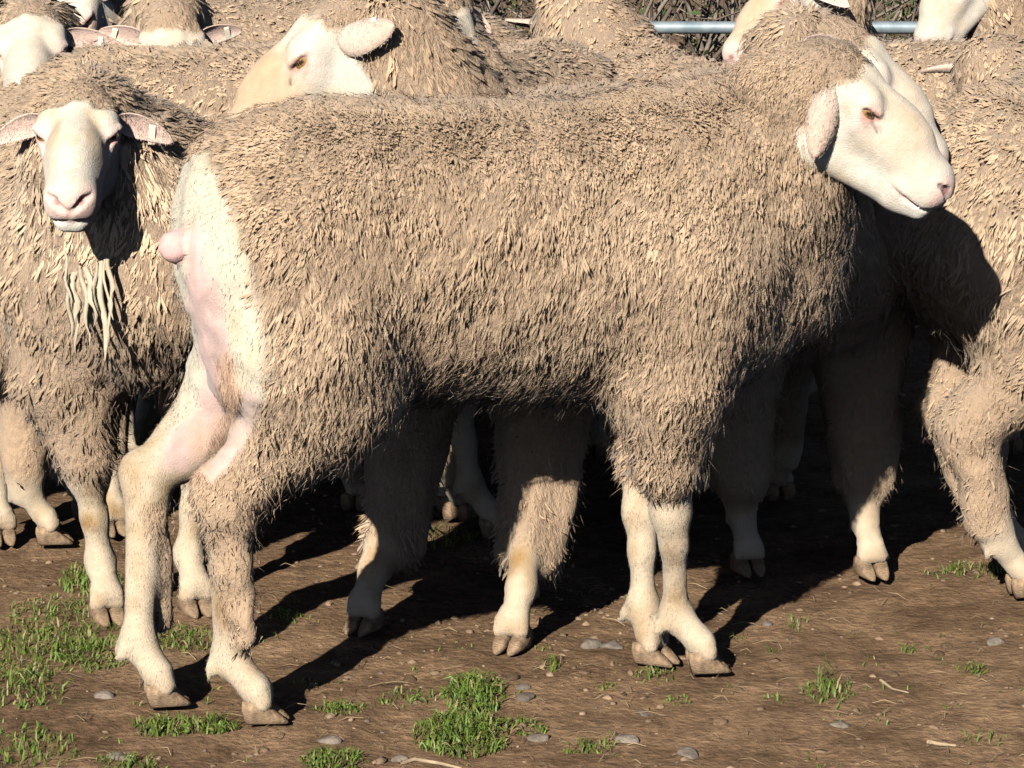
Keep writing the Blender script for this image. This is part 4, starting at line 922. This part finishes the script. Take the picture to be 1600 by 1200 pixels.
TUFTS = [(740, 1082, 52, 26, 420, .02, .05), (720, 1140, 78, 34, 700, .018, .045), (800, 1128, 60, 14, 130, .015, .03), (640, 1085, 55, 12, 80, .012, .03), (860, 1040, 14, 8, 28, .02, .04), (530, 1104, 40, 12, 110, .012, .03),
         (520, 1185, 50, 18, 220, .015, .035), (915, 1158, 45, 10, 80, .012, .03), (140, 905, 50, 26, 420, .02, .045), (110, 960, 110, 30, 430, .015, .035), (60, 1010, 90, 45, 600, .015, .04), (150, 1010, 70, 35, 420, .015, .035),
         (30, 1070, 70, 40, 430, .015, .04), (130, 1030, 60, 20, 200, .012, .03), (290, 1000, 50, 22, 180, .015, .035), (255, 1132, 50, 14, 200, .018, .04), (330, 1130, 45, 13, 170, .018, .04), (50, 1165, 80, 35, 330, .015, .035),
         (200, 1190, 60, 14, 130, .012, .03), (445, 965, 30, 10, 70, .015, .03), (1180, 680, 38, 16, 190, .03, .065), (690, 835, 55, 20, 110, .015, .04), (1290, 1078, 48, 20, 110, .012, .03), (1300, 1060, 30, 20, 14, .05, .08), (1520, 1040, 26, 10, 50, .012, .03),
         (1420, 1004, 12, 6, 22, .015, .03), (1515, 890, 75, 12, 110, .015, .035), (1585, 855, 25, 10, 70, .02, .04), (1540, 1150, 45, 14, 34, .012, .025), (1020, 1052, 36, 12, 70, .012, .03), (1060, 1090, 24, 7, 30, .01, .02),
         (1240, 965, 30, 12, 22, .015, .03), (60, 672, 60, 8, 110, .015, .035), (160, 670, 60, 10, 90, .015, .03), (1145, 985, 24, 8, 20, .012, .025), (1215, 1090, 30, 10, 22, .01, .02), (950, 1070, 22, 8, 22, .01, .02), (480, 1060, 30, 10, 20, .01, .02), (360, 1060, 60, 30, 40, .01, .02)]
TUFTS += [(rng.uniform(0, 1600), rng.uniform(900, 1200), 26, 9, int(rng.integers(3, 9)), .006, .02) for _ in range(90)]
X, q, t, c = blades(TUFTS)
tag(obj('grass', make_mesh('grass', X, [q, t], c), M_GRASS), 'short bright green grass growing in clumps on the dirt', 'grass', kind='stuff')
# dry straw
def straw(n, lmin, lmax, w_):
    p = scatter_px(n, y0=880); p[:, 2] += 0.003; a = rng.uniform(0, 6.28, n); d = np.stack([np.cos(a), np.sin(a), rng.normal(0, 0.08, n)], 1); s = np.stack([-np.sin(a), np.cos(a), 0 * a], 1)
    L = rng.uniform(lmin, lmax, n)[:, None]; W = rng.uniform(0.5, 1.3, n)[:, None] * w_; bend = s * L * rng.normal(0, 0.12, n)[:, None] + np.array([0, 0, 0.004])
    m_ = p + d * L * 0.5 + bend; e = p + d * L; up = np.array([0, 0, 1.0])
    X = np.stack([p - s * W, p + s * W, p + up * W, m_ - s * W, m_ + s * W, m_ + up * W, e - s * W * .6, e + s * W * .6, e + up * W * .6], 1).reshape(-1, 3)
    b = (np.arange(n) * 9)[:, None]; Q = np.concatenate([b + [i + j, i + (j + 1) % 3, i + 3 + (j + 1) % 3, i + 3 + j] for i in (0, 3) for j in range(3)])
    c = np.array([0.36, 0.27, 0.15]) * rng.uniform(0.45, 1.3, (n, 1)); return X, Q, np.repeat(c, 9, 0)
X, Q, c = straw(260, 0.008, 0.045, 0.0006)
tag(obj('straw', make_mesh('straw', X, [Q], c), M_HAIR), 'fine dry straw bits scattered over the dirt', 'straw', kind='stuff')
for pts, r, l in (([(628, 1183), (648, 1178), (690, 1188), (722, 1192)], 0.0035, 'split pale dry stalk lying at the bottom below the grass clump'), ([(1450, 1158), (1470, 1163), (1494, 1166)], 0.0032, 'short pale piece of straw at lower right'), ([(1376, 1062), (1395, 1074), (1420, 1079)], 0.0022, 'thin pale twig lying in the dirt at right'), ([(212, 668), (228, 674), (237, 681)], 0.0015, None)):
    if l is None: continue
    P3 = np.array([gp(a, b) for a, b in pts]); P3[:, 2] = ground_z(P3[:, 0], P3[:, 1]) + r * 0.8; b0 = P3[0].copy(); v, q = tube(P3, r, 7, r * 0.5)
    tag(obj('dry_stalk', make_mesh('dry_stalk', v - b0, [q], np.tile((0.34, 0.26, 0.165), (len(v), 1))), M_TWIG, None, b0), l, 'stalk', 'dry stalks on the dirt')
